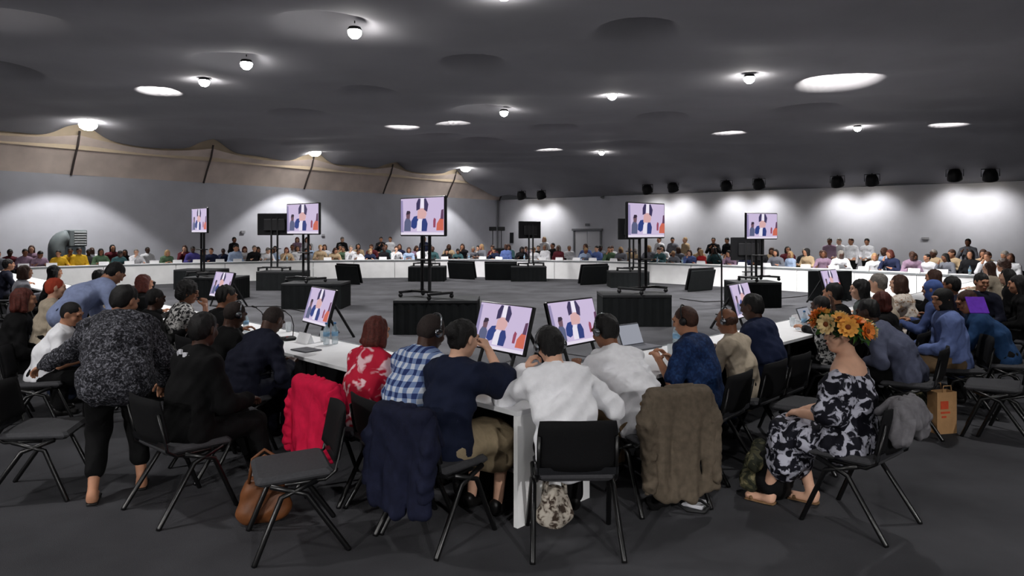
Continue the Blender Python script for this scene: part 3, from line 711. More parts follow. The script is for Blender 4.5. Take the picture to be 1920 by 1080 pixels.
def hand_prims(W, d, n, s, curl=.7):
    """W wrist, d pointing along the hand, n palm normal, s +1 right hand / -1 left hand"""
    d = nrm(d); n = nrm(n-d*(n@d)); sd = np.cross(d, n)*s        # thumb side
    pr = [cap(W, W+d*.075, .030, .037, .45, sd), cap(W-d*.03, W+d*.01, .026, .028, .8, sd)]
    for j, (off, ln) in enumerate(((.030, .068), (.010, .078), (-.010, .072), (-.029, .056))):
        p = W+d*.082+sd*off; ang = 0; r = .0092 if j < 3 else .008
        for q, fr in enumerate((.45, .32, .25)):
            ang += curl*(.55, .8, .55)[q]; dv = d*math.cos(ang)+n*math.sin(ang)+sd*off*.8
            e = p+nrm(dv)*ln*fr; pr.append(cap(p, e, r, r*.9, k=.006)); p = e
    p = W+d*.025+sd*.028; e = p+nrm(sd*.8+d*.6+n*.35)*.042; pr.append(cap(p, e, .0125, .0105, k=.012)); pr.append(cap(e, e+nrm(sd*.25+d*.9+n*.5)*.034, .0105, .009, k=.006))
    return pr
def head_prims(C, M):
    g = lambda x, y, z: C+M@np.array((x, y, z))
    pr = [ell(g(0, -.012, .028), (.076, .094, .088), M, .02), ell(g(0, .022, -.038), (.060, .066, .076), M, .03), ell(g(0, .055, -.082), (.028, .026, .026), M, .03),
          cap(g(0, .086, .022), g(0, .102, -.016), .009, .0125, k=.014), ell(g(0, .088, -.052), (.025, .012, .012), M, .012),
          cap(g(-.036, .084, .036), g(.036, .084, .036), .012, k=.02), ell(g(-.042, .062, -.02), (.022, .022, .022), M, .02), ell(g(.042, .062, -.02), (.022, .022, .022), M, .02)]
    for s in (-1, 1): pr.append(ell(g(s*.078, -.008, -.002), (.011, .022, .032), M@rot(s*.4), .01))
    return pr
def hair_prims(style, C, M):
    g = lambda x, y, z: C+M@np.array((x, y, z))
    cutface = ell(g(0, .105, -.045), (.085, .085, .105), M, .01, True)
    base = [ell(g(0, -.022, .042), (.083, .099, .088), M, .02), ell(g(0, -.05, -.01), (.075, .062, .075), M, .03)]
    if style == 'short': return base+[cutface]
    if style == 'crop': return [ell(g(0, -.018, .036), (.079, .096, .086), M, .02), ell(g(0, -.046, -.005), (.073, .06, .07), M, .03), ell(g(0, .11, -.04), (.1, .085, .12), M, .01, True)]
    if style == 'fringe': return [ell(g(0, -.03, .0), (.083, .083, .06), M, .02), ell(g(0, .1, -.02), (.1, .085, .15), M, .01, True), ell(g(0, -.01, .1), (.07, .085, .065), M, .01, True)]
    if style == 'long': return base+[cutface, cap(g(0, -.045, .02), g(0, -.08, -.17), .092, .085, .5, M[:, 0]), cap(g(-.06, -.01, 0), g(-.075, -.03, -.16), .034, .03), cap(g(.06, -.01, 0), g(.075, -.03, -.16), .034, .03)]
    if style == 'vlong': return base+[cutface, cap(g(0, -.045, .02), g(0, -.11, -.30), .09, .075, .45, M[:, 0]), cap(g(-.06, 0, 0), g(-.085, -.02, -.2), .036, .03), cap(g(.06, 0, 0), g(.085, -.02, -.2), .036, .03)]
    if style == 'bob': return base+[cutface, cap(g(0, -.04, .02), g(0, -.06, -.08), .098, .1, .6, M[:, 0]), cap(g(-.062, .0, .01), g(-.07, .01, -.09), .034, .034), cap(g(.062, .0, .01), g(.07, .01, -.09), .034, .034)]
    if style == 'bun': return base+[cutface, ell(g(0, -.115, .03), (.052, .042, .05), M, .02)]
    if style == 'afro': return [ell(g(0, -.03, .055), (.112, .118, .105), M, .03), ell(g(0, -.065, -.02), (.1, .08, .085), M, .04), ell(g(0, .125, -.05), (.09, .09, .115), M, .01, True)]
    if style == 'hijab': return [ell(g(0, -.02, .03), (.09, .106, .096), M, .03), ell(g(0, -.01, -.06), (.085, .09, .08), M, .04), cap(g(0, -.04, -.05), g(0, -.05, -.2), .09, .12, .75, M[:, 0]), ell(g(0, .125, -.005), (.058, .06, .088), M, .02, True)]
    return []
def pt(px, py, d): return V3((px-960)/F*d, d, EYE-(py-HZ)/F*d)
NPERS = [0]
def skeleton(kind='sit', lean=10, hunch=1.0, side=0, twist=0, head=(0, 0, 0), lh=None, rh=None, le=None, re=None, knees=None, ankles=None, ext=0, hip=None, lw=0):
    J = {}; st = kind == 'stand'
    H = V3(0, 0, .93 if st else .52) if hip is None else np.array(hip, float)
    def dirv(a): a = R(a); b = R(side); return V3(math.sin(b), math.sin(a)*math.cos(b), math.cos(a)*math.cos(b))
    mid = H+dirv(lean*.6)*.25; chest = mid+dirv(lean*(1+.35*hunch))*.24
    lat = V3(math.cos(R(twist)), math.sin(R(twist)), -.6*math.sin(R(side))); lat = nrm(lat)
    J.update(H=H, mid=mid, chest=chest, lat=lat)
    J['sL'] = chest-lat*.178+V3(0, .0, -.035); J['sR'] = chest+lat*.178+V3(0, 0, -.035)
    nd = nrm(dirv(lean*(1+.35*hunch))*.6+V3(0, .15, .6)); J['n0'] = chest+V3(0, 0, .0); J['n1'] = chest+nd*.115
    M = rot(R(head[1]+twist), R(head[0]+lean*.5), R(head[2])); J['M'] = M; J['head'] = J['n1']+M@V3(0, .022, .085)
    dz = .0 if st else .0
    lh = V3(-.2, .3, .78) if lh is None else np.array(lh, float); rh = V3(.2, .3, .78) if rh is None else np.array(rh, float)
    J['eL'], J['wL'] = ik(J['sL'], lh, .285, .255, V3(-.5, -.3, -.8) if le is None else np.array(le)-J['sL'])
    J['eR'], J['wR'] = ik(J['sR'], rh, .285, .255, V3(.5, -.3, -.8) if re is None else np.array(re)-J['sR'])
    J['hL'] = H-nrm(V3(lat[0], lat[1], 0))*.09 if st else H+V3(-.095, .02, -.03); J['hR'] = H+nrm(V3(lat[0], lat[1], 0))*.09 if st else H+V3(.095, .02, -.03)
    if ankles is None: ankles = [(-.11, .0, .09), (.11, .02, .09)] if st else [(-.12, .42, .09), (.12, .44, .09)]
    J['aL'], J['aR'] = (np.array(a, float) for a in ankles)
    if knees is None:
        for s in 'LR': J['k'+s], J['a'+s] = ik(J['h'+s], J['a'+s], .43, .42, V3(0, 1, .15 if st else .8))
    else: J['kL'], J['kR'] = (np.array(a, float) for a in knees)
    return J
def torso(J, b=1.0, skirt=False):
    H, mid, chest, lat = J['H'], J['mid'], J['chest'], J['lat']; pl = nrm(J['hR']-J['hL'])
    return [cap(H+V3(0, 0, -.0)-pl*.07, H+pl*.07, .122*b, .122*b, k=.06), cap(H, mid, .155*b, .15*b, .74, pl, .06), cap(mid, chest-V3(0, 0, .05), .152*b, .165*b, .66, lat, .06),
            cap(J['sL']+lat*.03, J['sR']-lat*.03, .062*b, .062*b, k=.07), cap(chest-V3(0, 0, .06), chest, .12*b, .09, .7, lat, .06)]
def person(label, loc, yaw, skin='tan', hair=('short', 'black'), top=None, sleeve='long', bottom=None, btype='trousers', shoes=None, S=1.0, bulk=1.0, loose=.010, tuck=False,
           curl=(.7, .7), palms=(None, None), headset=False, lanyard=None, collar=None, face=True, vox=.016, hairmat=None, group=None, wr=.005, sandals=False, feetyaw=(0, 0), neckline=None, hem=.97, **pose):
    NPERS[0] += 1; seed = NPERS[0]
    for kk in ('lh', 'rh', 'le', 're'):
        if pose.get(kk) is not None and not isinstance(pose[kk], tuple):          # numpy points are in hall coordinates
            d = pose[kk]-V3(loc[0], loc[1], 0); c, s_ = math.cos(-yaw), math.sin(-yaw); pose[kk] = V3(c*d[0]-s_*d[1], s_*d[0]+c*d[1], d[2])/S
    J = skeleton(**pose); T = torso(J, bulk); b2 = .5+.5*bulk
    arms = []
    for s in 'LR':
        arms += [cap(J['s'+s], J['e'+s], .052*b2, .042*b2), cap(J['e'+s], J['w'+s], .042*b2, .028)]
    legs = []
    for s in 'LR':
        legs += [cap(J['h'+s], J['k'+s], .086*b2, .062*b2, k=.04), cap(J['k'+s], J['a'+s], .058*b2, .038, k=.03)]
    neck = [cap(J['n0']-V3(0, 0, .02), J['n1'], .062*b2, .053, k=.04)]
    feet = []
    for i, s in enumerate('LR'):
        fy = R(feetyaw[i]); f = V3(math.sin(fy), math.cos(fy), 0); a = J['a'+s]; z = min(a[2]-.055, a[2])
        feet.append([cap(a+V3(0, 0, -.02)-f*.03, a-f*.02+V3(0, 0, -.045), .036, .036), cap(a-f*.02+V3(0, 0, -.05), a+f*.13+V3(0, 0, -.06), .034, .036, .8, (1, 0, 0))])
    TB = torso(J, bulk*.8) if top is not None else T
    if top is not None:
        cv = .8 if sleeve in ('long', 'cape') else .95; arms = [a if (i % 2 and sleeve != 'long') else cap(a[1], a[2], a[3]*cv, a[4]*cv if not i % 2 else a[4]) for i, a in enumerate(arms)]
    if btype != 'none': legs = [cap(a[1], a[2], a[3]*(.84 if not i % 2 else .92), a[4]*.9, k=.03) for i, a in enumerate(legs)]
    parts = [sdf_mesh('b', [*TB, *arms, *legs, *neck]+(feet[0]+feet[1] if sandals else []), vox=vox, k=.025), sdf_mesh('h', head_prims(J['head'], J['M'])+[cap(J['n1']-nrm(J['n1']-J['n0'])*.05, J['n1']+V3(0, 0, .03), .052, .05, k=.03)], vox=.0075, k=.02)]
    for i, s in enumerate('LR'):
        d = nrm(J['w'+s]-J['e'+s]); n = palms[i]; n = V3(0, 0, -1) if n is None else np.array(n, float)
        if abs(n@d) > .93: n = V3(0, 1, 0)
        parts.append(sdf_mesh('hand', hand_prims(J['w'+s], d, n, 1 if s == 'R' else -1, curl[i]), vox=.006, k=.012))
    v, q = join_np(parts); o = link('person', np_mesh('person', v, q), None, SKIN[skin])
    o.location = (loc[0], loc[1], 0); o.rotation_euler = (0, 0, yaw); o.scale = (S, S, S); tag(o, label, 'person', group)
    # clothes
    if top is not None:
        sp = T[1:] if tuck else list(T)
        if neckline == 'off': sp = T[:2]+[cap(J['mid'], J['chest']-V3(0, 0, .15), .152*bulk, .165*bulk, .68, J['lat'], .06), cap(J['sL']+V3(-.02, 0, -.10), J['sR']+V3(.02, 0, -.10), .075, .075, k=.05)]
        elif neckline == 'wide': sp = sp[:4]
        for s in 'LR':
            if sleeve == 'long': sp += [cap(J['s'+s], J['e'+s], .056*b2, .048*b2), cap(J['e'+s], J['e'+s]+(J['w'+s]-J['e'+s])*.93, .048*b2, .036)]
            elif sleeve == 'short': sp += [cap(J['s'+s], J['s'+s]+(J['e'+s]-J['s'+s])*.82, .058*b2, .060*b2)]
            elif sleeve == 'cape': sp += [cap(J['s'+s]+V3(0, 0, -.0), J['s'+s]+(J['e'+s]-J['s'+s])*.95, .06, .105, .75, V3(0, 0, 1), .05)]
            elif sleeve == 'off': sp += [cap(J['s'+s]+(J['e'+s]-J['s'+s])*.18, J['s'+s]+(J['e'+s]-J['s'+s])*.88, .068, .088, k=.04)]
        if btype == 'dress':
            kn = (J['kL']+J['kR'])/2; an = (J['aL']+J['aR'])/2
            sp += [cap(J['H'], kn, .17*bulk, .20, .6, (1, 0, 0), .06), cap(kn+V3(0, -.02, -.02), kn+(an-kn)*.5+V3(0, 0, .02), .19, .22, .55, (1, 0, 0), .05)]
        blob('dress' if btype == 'dress' else 'top', sp, top, o, vox=vox*.9, k=.03, infl=loose, disp=wrinkle(seed, wr*1.25, .11, 8))
    if bottom is not None and btype in ('trousers', 'skirt'):
        if btype == 'trousers':
            bp = T[:1]+[cap(J['H'], J['H']+(J['mid']-J['H'])*.35, .15*bulk, .148*bulk, .74, (1, 0, 0), .05)]
            for s in 'LR': bp += [cap(J['h'+s], J['k'+s], .09*b2, .068*b2, k=.04), cap(J['k'+s], J['k'+s]+(J['a'+s]-J['k'+s])*hem, .066*b2, .058, k=.03)]
        else:
            kn = (J['kL']+J['kR'])/2; an = (J['aL']+J['aR'])/2
            bp = T[:1]+[cap(J['H'], kn, .19*bulk, .19, .56, (1, 0, 0), .06), cap(kn, kn+(an-kn)*.35, .185, .19, .5, (1, 0, 0), .05)]
        blob(btype, bp, bottom, o, vox=vox, k=.025, infl=.008, disp=wrinkle(seed+50, .004, .12, 6))
    if not sandals:
        for f in feet: blob('shoe', f, shoes or M_shoe, o, vox=.012, k=.02, infl=.006)
    else:
        for f in feet:
            blob('sandal', [cap(f[1][1]+V3(0, -.03, -.028), f[1][2]+V3(0, .015, -.022), .042, .044, .22, (1, 0, 0)), cap(f[1][2]+V3(-.04, -.03, 0), f[1][2]+V3(.04, -.03, 0), .012, .012), ], shoes or M_shoe, o, vox=.008, k=.01)
    C, M = J['head'], J['M']
    hp = hair_prims(hair[0], C, M)
    if hp:
        am = {'crop': .0012, 'afro': .006, 'hijab': .003, 'fringe': .002}.get(hair[0], .004)
        blob('headscarf' if hair[0] == 'hijab' else 'hair', hp, hairmat or HAIR[hair[1]], o, vox=.009, k=.025, disp=wrinkle(seed+9, am, .035 if hair[0] != 'hijab' else .08, 8, (1, 1, .25 if hair[0] != 'afro' else 1)))
    if face:
        g = lambda x, y, z: Vector(C+M@np.array((x, y, z)))
        for s in (-1, 1):
            MB().lathe([(.001, -.009), (.007, -.006), (.0095, 0), (.007, .006), (.001, .009)], g(s*.032, .078, .014), 8, Matrix(M)).build('eye', M_eye, o, True)
            MB().tube([g(s*.014, .092, .037), g(s*.032, .093, .042), g(s*.048, .082, .036)], .0045, 6).build('eyebrow', HAIR[hair[1]] if hair[1] in HAIR else M_eye, o, True)
        MB().tube([g(-.024, .088, -.053), g(0, .101, -.050), g(.024, .088, -.053)], [.003, .0055, .003], 6).build('mouth', mat('lips', (140, 74, 70), .5), o, True)
    if headset:
        g = lambda x, y, z: Vector(C+M@np.array((x, y, z)))
        hs = MB().tube([g(.097*math.cos(R(a)), -.01, .03+.105*math.sin(R(a))) for a in range(0, 181, 15)], .0065, 6)
        for s in (-1, 1): hs.lathe([(.028, -.014), (.034, 0), (.028, .014)], g(s*.094, -.008, .002), 12, Matrix(M) @ ry(R(90)))
        hs.build('headset', M_chrome if headset == 'grey' else M_blackplastic, o, True)
    if collar is not None:
        n0, n1 = J['n0'], J['n1']; blob('collar', [cap(n0+(n1-n0)*.15, n0+(n1-n0)*.52, .068*b2, .062, k=.01), ], collar, o, vox=.009, k=.01)
    if lanyard is not None:
        c0 = J['n0']; pts = [Vector(c0+V3(.075*math.cos(R(a)), -.02-.075*math.sin(R(a))*.8, .035+.015*math.sin(R(a)))) for a in range(-20, 201, 20)]
        MB().tube(pts, .009, 6).build('lanyard', lanyard, o, True)
    return o, J
def world_of(o, p): return Matrix.LocRotScale(o.location, o.rotation_euler, o.scale) @ Vector(p)
# ------------------------------------------------------------------ foreground seats
YL, YR = R(-45), R(45)
def rowL(px, c): k = (px-960)/F; y = c/(1+k); return k*y, y
def rowR(px, c): k = (px-960)/F; y = c/(1-k); return k*y, y
C_NAVY = cloth('navy cloth', (22, 28, 48)); C_SUIT = cloth('dark blue suit cloth', (26, 28, 42)); C_BLACK = cloth('black cloth', (13, 13, 14)); C_BEIGE = cloth('beige cotton', (186, 172, 152))
C_BLUES = cloth('pale blue shirt cotton', (142, 154, 190)); C_JEAN = cloth('grey blue jacket cloth', (84, 88, 108)); C_KHAKI = cloth('khaki skirt cotton', (150, 134, 108)); C_DENIM = cloth('indigo jacket', (30, 38, 64))
C_RED = blotch('red blouse with white flowers', [(178, 24, 52), (178, 24, 52), (226, 190, 196)], 9, stops=[0, .52, .60], detail=2)
C_FLORAL = blotch('black dress with white flowers', [(16, 16, 24), (18, 18, 28), (176, 176, 190), (196, 196, 206)], 17, stops=[0, .50, .56, 1], detail=3)
C_KNIT = blotch('salt and pepper knit', [(18, 18, 22), (44, 44, 50), (120, 120, 128)], 60, stops=[.35, .5, .66], detail=3, bump=.4)
C_BWPAT = blotch('black and white patterned top', [(24, 24, 26), (30, 30, 32), (190, 188, 186)], 26, stops=[0, .45, .55], detail=2)
C_BATIK = blotch('dark blue patterned shirt', [(16, 30, 60), (22, 42, 80), (38, 66, 108)], 30, stops=[.3, .5, .7], detail=3)
C_BLOUSE = blotch('white blouse with flowers', [(220, 208, 196), (222, 212, 200), (176, 138, 110), (150, 128, 90)], 22, stops=[0, .55, .62, .72])
C_PLAID = plaid('blue and white plaid shirt')
C_PURPLE = cloth('purple folder', (112, 60, 190)); C_TAUPE = cloth('beige brown trousers', (120, 98, 74)); C_WHITE2 = cloth('white shirt cotton', (236, 236, 240), .04)
C_PINK = cloth('crimson jacket wool', (196, 22, 62)); C_OLIVE = cloth('olive brown jacket', (92, 82, 70), .2); C_NJ = cloth('navy quilted jacket', (22, 25, 44), .2); C_GREY = cloth('grey cardigan', (104, 102, 106), .2)
# ---- front persons, from the near corner leftwards
x, y = rowL(672, 4.02)
RWX, RWY = x-.05, y-.05
chair(RWX, RWY, R(-42), 'black chair hung with a crimson jacket, under the red blouse woman')
person('woman with auburn hair in a red and white floral blouse, seen from behind', (x, y), R(-42), 'tan', ('bob', 'auburn'), C_RED, 'short', C_BLACK, lean=14, head=(4, 4, 0), lh=(-.2, .42, .8), rh=(.2, .42, .8), S=.95, bulk=1.05, loose=.016)
x, y = rowL(757, 3.98)
chair(x-.02, y-.02, R(-52), 'black chair under the man in the plaid shirt')
person('cropped haired man in a blue and white plaid shirt, back turned', (x, y), R(-38), 'dark', ('crop', 'shaved'), C_PLAID, 'short', C_BLACK, lean=20, head=(14, -12, 0), lh=(-.16, .44, .79), rh=(.2, .42, .79), S=1.02, bulk=1.12, loose=.016, headset='grey', collar=C_PLAID)
chair(-.47, 4.36, R(-38), 'black chair hung with a navy jacket, under the navy blouse woman')
person('woman with pinned up hair in a loose navy blouse, fist raised', (-.43, 4.42), R(-40), 'light', ('bun', 'black'), C_NAVY, 'cape', C_KHAKI, 'skirt', lean=12, head=(10, -6, 0), lh=(-.15, .40, .79), rh=pt(916, 656, 4.74), re=pt(960, 740, 4.56), S=1.0, loose=.022, curl=(.6, 1.3), palms=(None, (-1, 0, 0)), neckline='wide', knees=[(-.1, .42, .50), (.12, .44, .50)], ankles=[(-.1, .36, .09), (.12, .38, .09)])
chair(.37, 4.22, R(2), 'black chair nearest the camera, under the white shirted man')
person('dark haired man in a white shirt leaning on one elbow, back to camera', (.36, 4.27), R(8), 'light', ('short', 'black'), C_WHITE2, 'long', C_BLACK, lean=24, side=-6, head=(8, 8, -6), lh=pt(984, 690, 4.62), le=pt(948, 775, 4.45), rh=(.26, .42, .80), re=(.5, .1, .6), S=1.0, bulk=1.12, loose=.014, collar=C_WHITE2, curl=(1.2, .7), palms=((1, 0, .2), None), headset='grey', wr=.008)
chair(1.02, 4.90, R(18), 'black chair hung with an olive brown jacket')
person('person in a white shirt bent forward over the table, dark hair', (.94, 5.00), R(30), 'brown', ('short', 'black'), C_WHITE2, 'long', C_TAUPE, lean=36, hunch=.7, side=-4, head=(2, 10, 0), lh=(-.2, .52, .80), rh=(.12, .55, .80), S=1.03, bulk=1.05, loose=.014, headset='grey', wr=.009)
x, y = rowR(1328, 3.98)
chair(x, y-.04, R(48), 'black chair under the man in the dark blue patterned shirt')
person('man in a dark blue patterned shirt with headphones, hands raised over the table', (x-.02, y+.02), R(50), 'tan', ('crop', 'brown'), C_BATIK, 'short', C_BLACK, lean=12, head=(10, 10, 0), lh=pt(1236, 676, 5.62), rh=pt(1252, 668, 5.75), S=.98, bulk=1.12, loose=.018, headset=True, lanyard=M_white, curl=(.8, .8))
x, y = rowR(1398, 4.0)
chair(x, y-.04, R(46), 'black chair under the man in the beige shirt')
person('man with thinning hair in a beige shirt, between two men in blue', (x, y), R(46), 'brown', ('fringe', 'brown'), C_BEIGE, 'short', C_BLACK, lean=14, head=(8, 4, 0), lh=(-.2, .42, .79), rh=(.2, .42, .79), S=.93, bulk=1.05, headset='grey')
x, y = rowR(1446, 4.0)
chair(x, y-.04, R(46), 'black chair under the man in the dark blue suit')
person('man with short curly hair in a dark blue suit jacket, back turned', (x, y), R(46), 'dark', ('short', 'black'), C_DENIM, 'long', C_DENIM, lean=14, head=(6, 6, 0), lh=(-.2, .42, .79), rh=(.2, .42, .79), S=1.0, bulk=1.2, loose=.016, collar=C_BEIGE)
chair(2.45, 5.72, R(50), 'empty black chair behind the dark blue suited man')
# ---- flower crown woman
FCX, FCY = 2.26, 4.53
chair(FCX, FCY, R(40), 'black chair under the woman with the flower crown')
fo, FJ = person('woman in a black and white floral dress wearing a flower crown', (FCX-.02, FCY+.03), R(48), 'light', ('bun', 'black'), C_FLORAL, 'off', None, 'dress', lean=3, head=(2, 36, 0), lh=(-.10, .30, .66), rh=(.06, .33, .65), re=(.3, -.05, .75), S=1.0, bulk=1.14, loose=.018, sandals=True, shoes=mat('tan sandal leather', (120, 92, 64), .6), knees=[(-.10, .40, .49), (.10, .41, .49)], ankles=[(-.12, .52, .09), (.09, .30, .09)], neckline='off', wr=.007, curl=(.9, .9))
# ---- second row on the right
def seatR(px, c, label, chairlab, dyaw=0, **kw):
    x, y = rowR(px, c)
    chair(x+.02, y-.03, R(45+dyaw), chairlab or 'black chair of the '+' '.join(label.replace(',', '').split()[:11]))
    kw.setdefault('yaw', R(45+dyaw)); yw = kw.pop('yaw'); return person(label, (x, y), yw, **kw)
def seatL(px, c, label, chairlab, dyaw=0, **kw):
    x, y = rowL(px, c)
    chair(x-.02, y-.03, R(-45+dyaw), chairlab or 'black chair of the '+' '.join(label.replace(',', '').split()[:11]))
    return person(label, (x, y), R(-45+dyaw), **kw)
LAP = dict(lh=(-.12, .32, .64), rh=(.12, .32, .64)); TAB = dict(lh=(-.2, .42, .79), rh=(.2, .42, .79))
seatR(1704, 2.85, 'black haired man in a grey blue jacket behind the flower crown woman', 'black chair under the grey blue jacketed man', 6, skin='dark', hair=('short', 'black'), top=C_JEAN, bottom=C_BLACK, lean=34, head=(0, 0, 0), bulk=1.15, loose=.016, **LAP)
seatR(1790, 2.65, 'woman in a dark headscarf, pale blue shirt and brown skirt, facing left', 'black chair under the woman in the dark headscarf', 25, skin='tan', hair=('hijab', 'black'), top=cloth('blue shirt cotton', (100, 116, 164)), bottom=C_TAUPE, btype='skirt', lean=8, head=(4, 25, 0), S=.98, bulk=1.1, loose=.022, lh=(-.12, .34, .66), rh=(.1, .34, .68))
seatR(1882, 2.2, 'man in a dark blue jacket leaning forward with a purple folder', 'black chair under the man with the purple folder', 18, skin='tan', hair=('short', 'brown'), top=cloth('teal blue jacket', (34, 62, 98)), bottom=C_BLACK, lean=30, head=(10, 10, 0), bulk=1.1, lh=(-.14, .46, .86), rh=(.05, .46, .84))
seatR(1935, 2.3, 'dark haired person in a black coat at the right photo edge', 'black chair at the right photo edge', 12, skin='tan', hair=('long', 'black'), top=C_BLACK, bottom=C_BLACK, lean=12, face=False, **LAP)
# ---- first row on the right, going away
seatR(1556, 4.06, 'dark skinned person raising one arm straight up beside the flower crown', 'black chair under the person with the raised arm', 0, skin='dark', hair=('short', 'black'), top=C_BWPAT, bottom=C_BLACK, sleeve='short', lean=8, lh=pt(1562, 575, 7.6), le=pt(1545, 640, 7.4), rh=(.2, .4, .79), S=.9, curl=(.4, .7), palms=((0, 1, 0), None))
seatR(1592, 4.0, 'black haired person directly behind the flower crown, in dark clothes', None, 0, skin='tan', hair=('short', 'black'), top=C_BLACK, bottom=C_BLACK, lean=14, vox=.02, face=False, **TAB)
seatR(1632, 4.0, 'woman with long dark hair in profile above the flower crown', None, 8, skin='light', hair=('long', 'black'), top=cloth('grey green top', (70, 78, 76)), bottom=C_BLACK, lean=8, head=(0, 16, 0), vox=.02, **TAB)
seatR(1678, 3.45, 'auburn haired person in dark top behind the grey jacketed man', None, 0, skin='tan', hair=('bob', 'auburn'), top=C_BLACK, bottom=C_BLACK, lean=12, S=.93, vox=.02, face=False, **TAB)
seatR(1668, 4.0, 'grey blond haired person at the right row before the white tables', None, 0, skin='light', hair=('short', 'grey'), top=C_BEIGE, bottom=C_BLACK, lean=10, S=1.03, vox=.02, face=False, **TAB)
seatR(1703, 3.9, 'woman with brown hair in a white floral blouse, back turned', 'black chair under the white floral blouse woman', 0, skin='light', hair=('bob', 'brown'), top=C_BLOUSE, bottom=C_BLACK, sleeve='long', lean=8, vox=.02, face=False, loose=.02, **TAB)
seatR(1772, 3.1, 'person in a bright blue headscarf at the right row', None, 0, skin='tan', hair=('hijab', 'black'), hairmat=cloth('blue scarf', (82, 104, 164)), top=cloth('blue tunic', (70, 84, 128)), bottom=C_BLACK, lean=10, vox=.02, face=False, **TAB)
seatR(1766, 4.0, 'grey brown haired head just above the blue headscarf', None, 0, skin='tan', hair=('bob', 'brown'), top=C_BLACK, bottom=C_BLACK, lean=8, vox=.022, face=False, **TAB)
seatR(1806, 3.1, 'man in a black suit with white collar beside the blue headscarf', None, 5, skin='brown', hair=('short', 'black'), top=C_SUIT, bottom=C_SUIT, lean=10, collar=M_white, vox=.02, bulk=1.1, **TAB)
seatR(1838, 3.15, 'man in a dark suit facing the camera way, far right', None, 100, skin='tan', hair=('short', 'black'), top=C_SUIT, bottom=C_SUIT, lean=6, head=(10, 30, 0), collar=M_white, vox=.02, **LAP)
seatR(1868, 4.0, 'long dark haired woman far right near the table end', None, 0, skin='light', hair=('long', 'brown'), top=C_BEIGE, bottom=C_BLACK, lean=8, vox=.022, face=False, **TAB)
seatR(1893, 4.0, 'curly brown haired woman at the far right table end', None, 0, skin='tan', hair=('afro', 'brown'), top=C_BEIGE, bottom=C_BLACK, lean=8, vox=.022, face=False, **TAB)
seatR(1908, 2.9, 'dark haired woman between the folder man and the photo edge', None, 0, skin='light', hair=('long', 'black'), top=C_BLACK, bottom=C_BLACK, lean=10, vox=.022, face=False, **LAP)
# ---- left side
seatL(444, 3.62, 'bald man in a dark navy suit leaning over his phone', 'black chair under the bald man in navy', 8, skin='dark', hair=('crop', 'shaved'), top=C_SUIT, bottom=C_SUIT, lean=32, head=(22, 8, 0), bulk=1.15, lanyard=M_white, lh=(-.05, .46, .70), rh=(.12, .46, .70))
WC, WJ = seatL(352, 2.55, 'person in black with a white checked collar, seated second row left', 'black chair under the person with the white checked collar', 6, skin='dark', hair=('short', 'black'), top=C_BLACK, bottom=C_BLACK, lean=8, head=(6, 22, 0), bulk=1.1, loose=.02, S=1.0, knees=[(-.1, .43, .51), (.12, .43, .51)], ankles=[(-.08, .58, .10), (.14, .52, .10)], shoes=mat('pale shoe', (150, 146, 146), .6), lh=(-.1, .36, .66), rh=(.12, .38, .68))
ct = MB(); c0 = Vector(WJ['n0'])
for i in range(11):
    a = R(-20+22*i); ct.box(c0+Vector((.135*math.cos(a), -.01-.105*math.sin(a), .062-.045*abs(math.cos(a)))), (.034, .014, .03), rz(-a+R(90)))
ct.build('checked_collar', M_white, WC)
seatL(396, 4.2, 'dark haired woman with a hair band at the left row table', None, 0, skin='brown', hair=('short', 'black'), top=C_BLACK, bottom=C_BLACK, lean=12, head=(6, -8, 0), vox=.02, face=False, **TAB)
seatL(394, 3.5, 'person with cropped hair and grey headphones in the left row', None, 0, skin='dark', hair=('crop', 'shaved'), top=C_BLACK, bottom=C_BLACK, lean=18, head=(12, 0, 0), headset='grey', vox=.018, face=False, S=.97, **TAB)
x, y = rowL(318, 4.0)
seatL(318, 4.05, 'person in a black and white patterned top resting face on hand', 'black chair under the person resting face on hand', -10, skin='brown', hair=('afro', 'black'), top=C_BWPAT, bottom=C_BLACK, sleeve='short', lean=16, head=(4, -18, 0), lh=(-.15, .42, .79), rh=(.12, .36, 1.02), re=(.24, .3, .78), curl=(.7, 1.2), palms=(None, (-1, -.3, 0)), bulk=1.1)
seatL(262, 3.6, 'short haired person in black beside the patterned top, left row', None, 0, skin='dark', hair=('short', 'black'), top=C_BLACK, bottom=C_BLACK, lean=14, vox=.02, S=.95, face=False, **TAB)
seatL(215, 4.2, 'bald tan headed man looking this way, left row', None, 120, skin='tan', hair=('fringe', 'black'), top=C_BEIGE, bottom=C_BLACK, lean=8, head=(0, 30, 0), vox=.02, **LAP)
seatL(250, 4.2, 'person with reddish black hair beside the leftmost low monitor', None, 0, skin='tan', hair=('bob', 'auburn'), top=C_BLACK, bottom=C_BLACK, lean=10, vox=.02, face=False, **TAB)
# bending man in pale blue, standing
x, y = rowL(124, 2.75)
person('man in a pale blue shirt bending far forward, standing', (x, y), R(-38), 'tan', ('short', 'black'), C_BLUES, 'long', cloth('dark navy trousers', (30, 36, 52)), kind='stand', lean=58, hunch=.35, head=(10, 0, 0), lh=(-.2, .62, .82), rh=(.2, .6, .85), S=1.02, bulk=1.1, loose=.02, ankles=[(-.12, -.08, .09), (.12, .0, .09)])
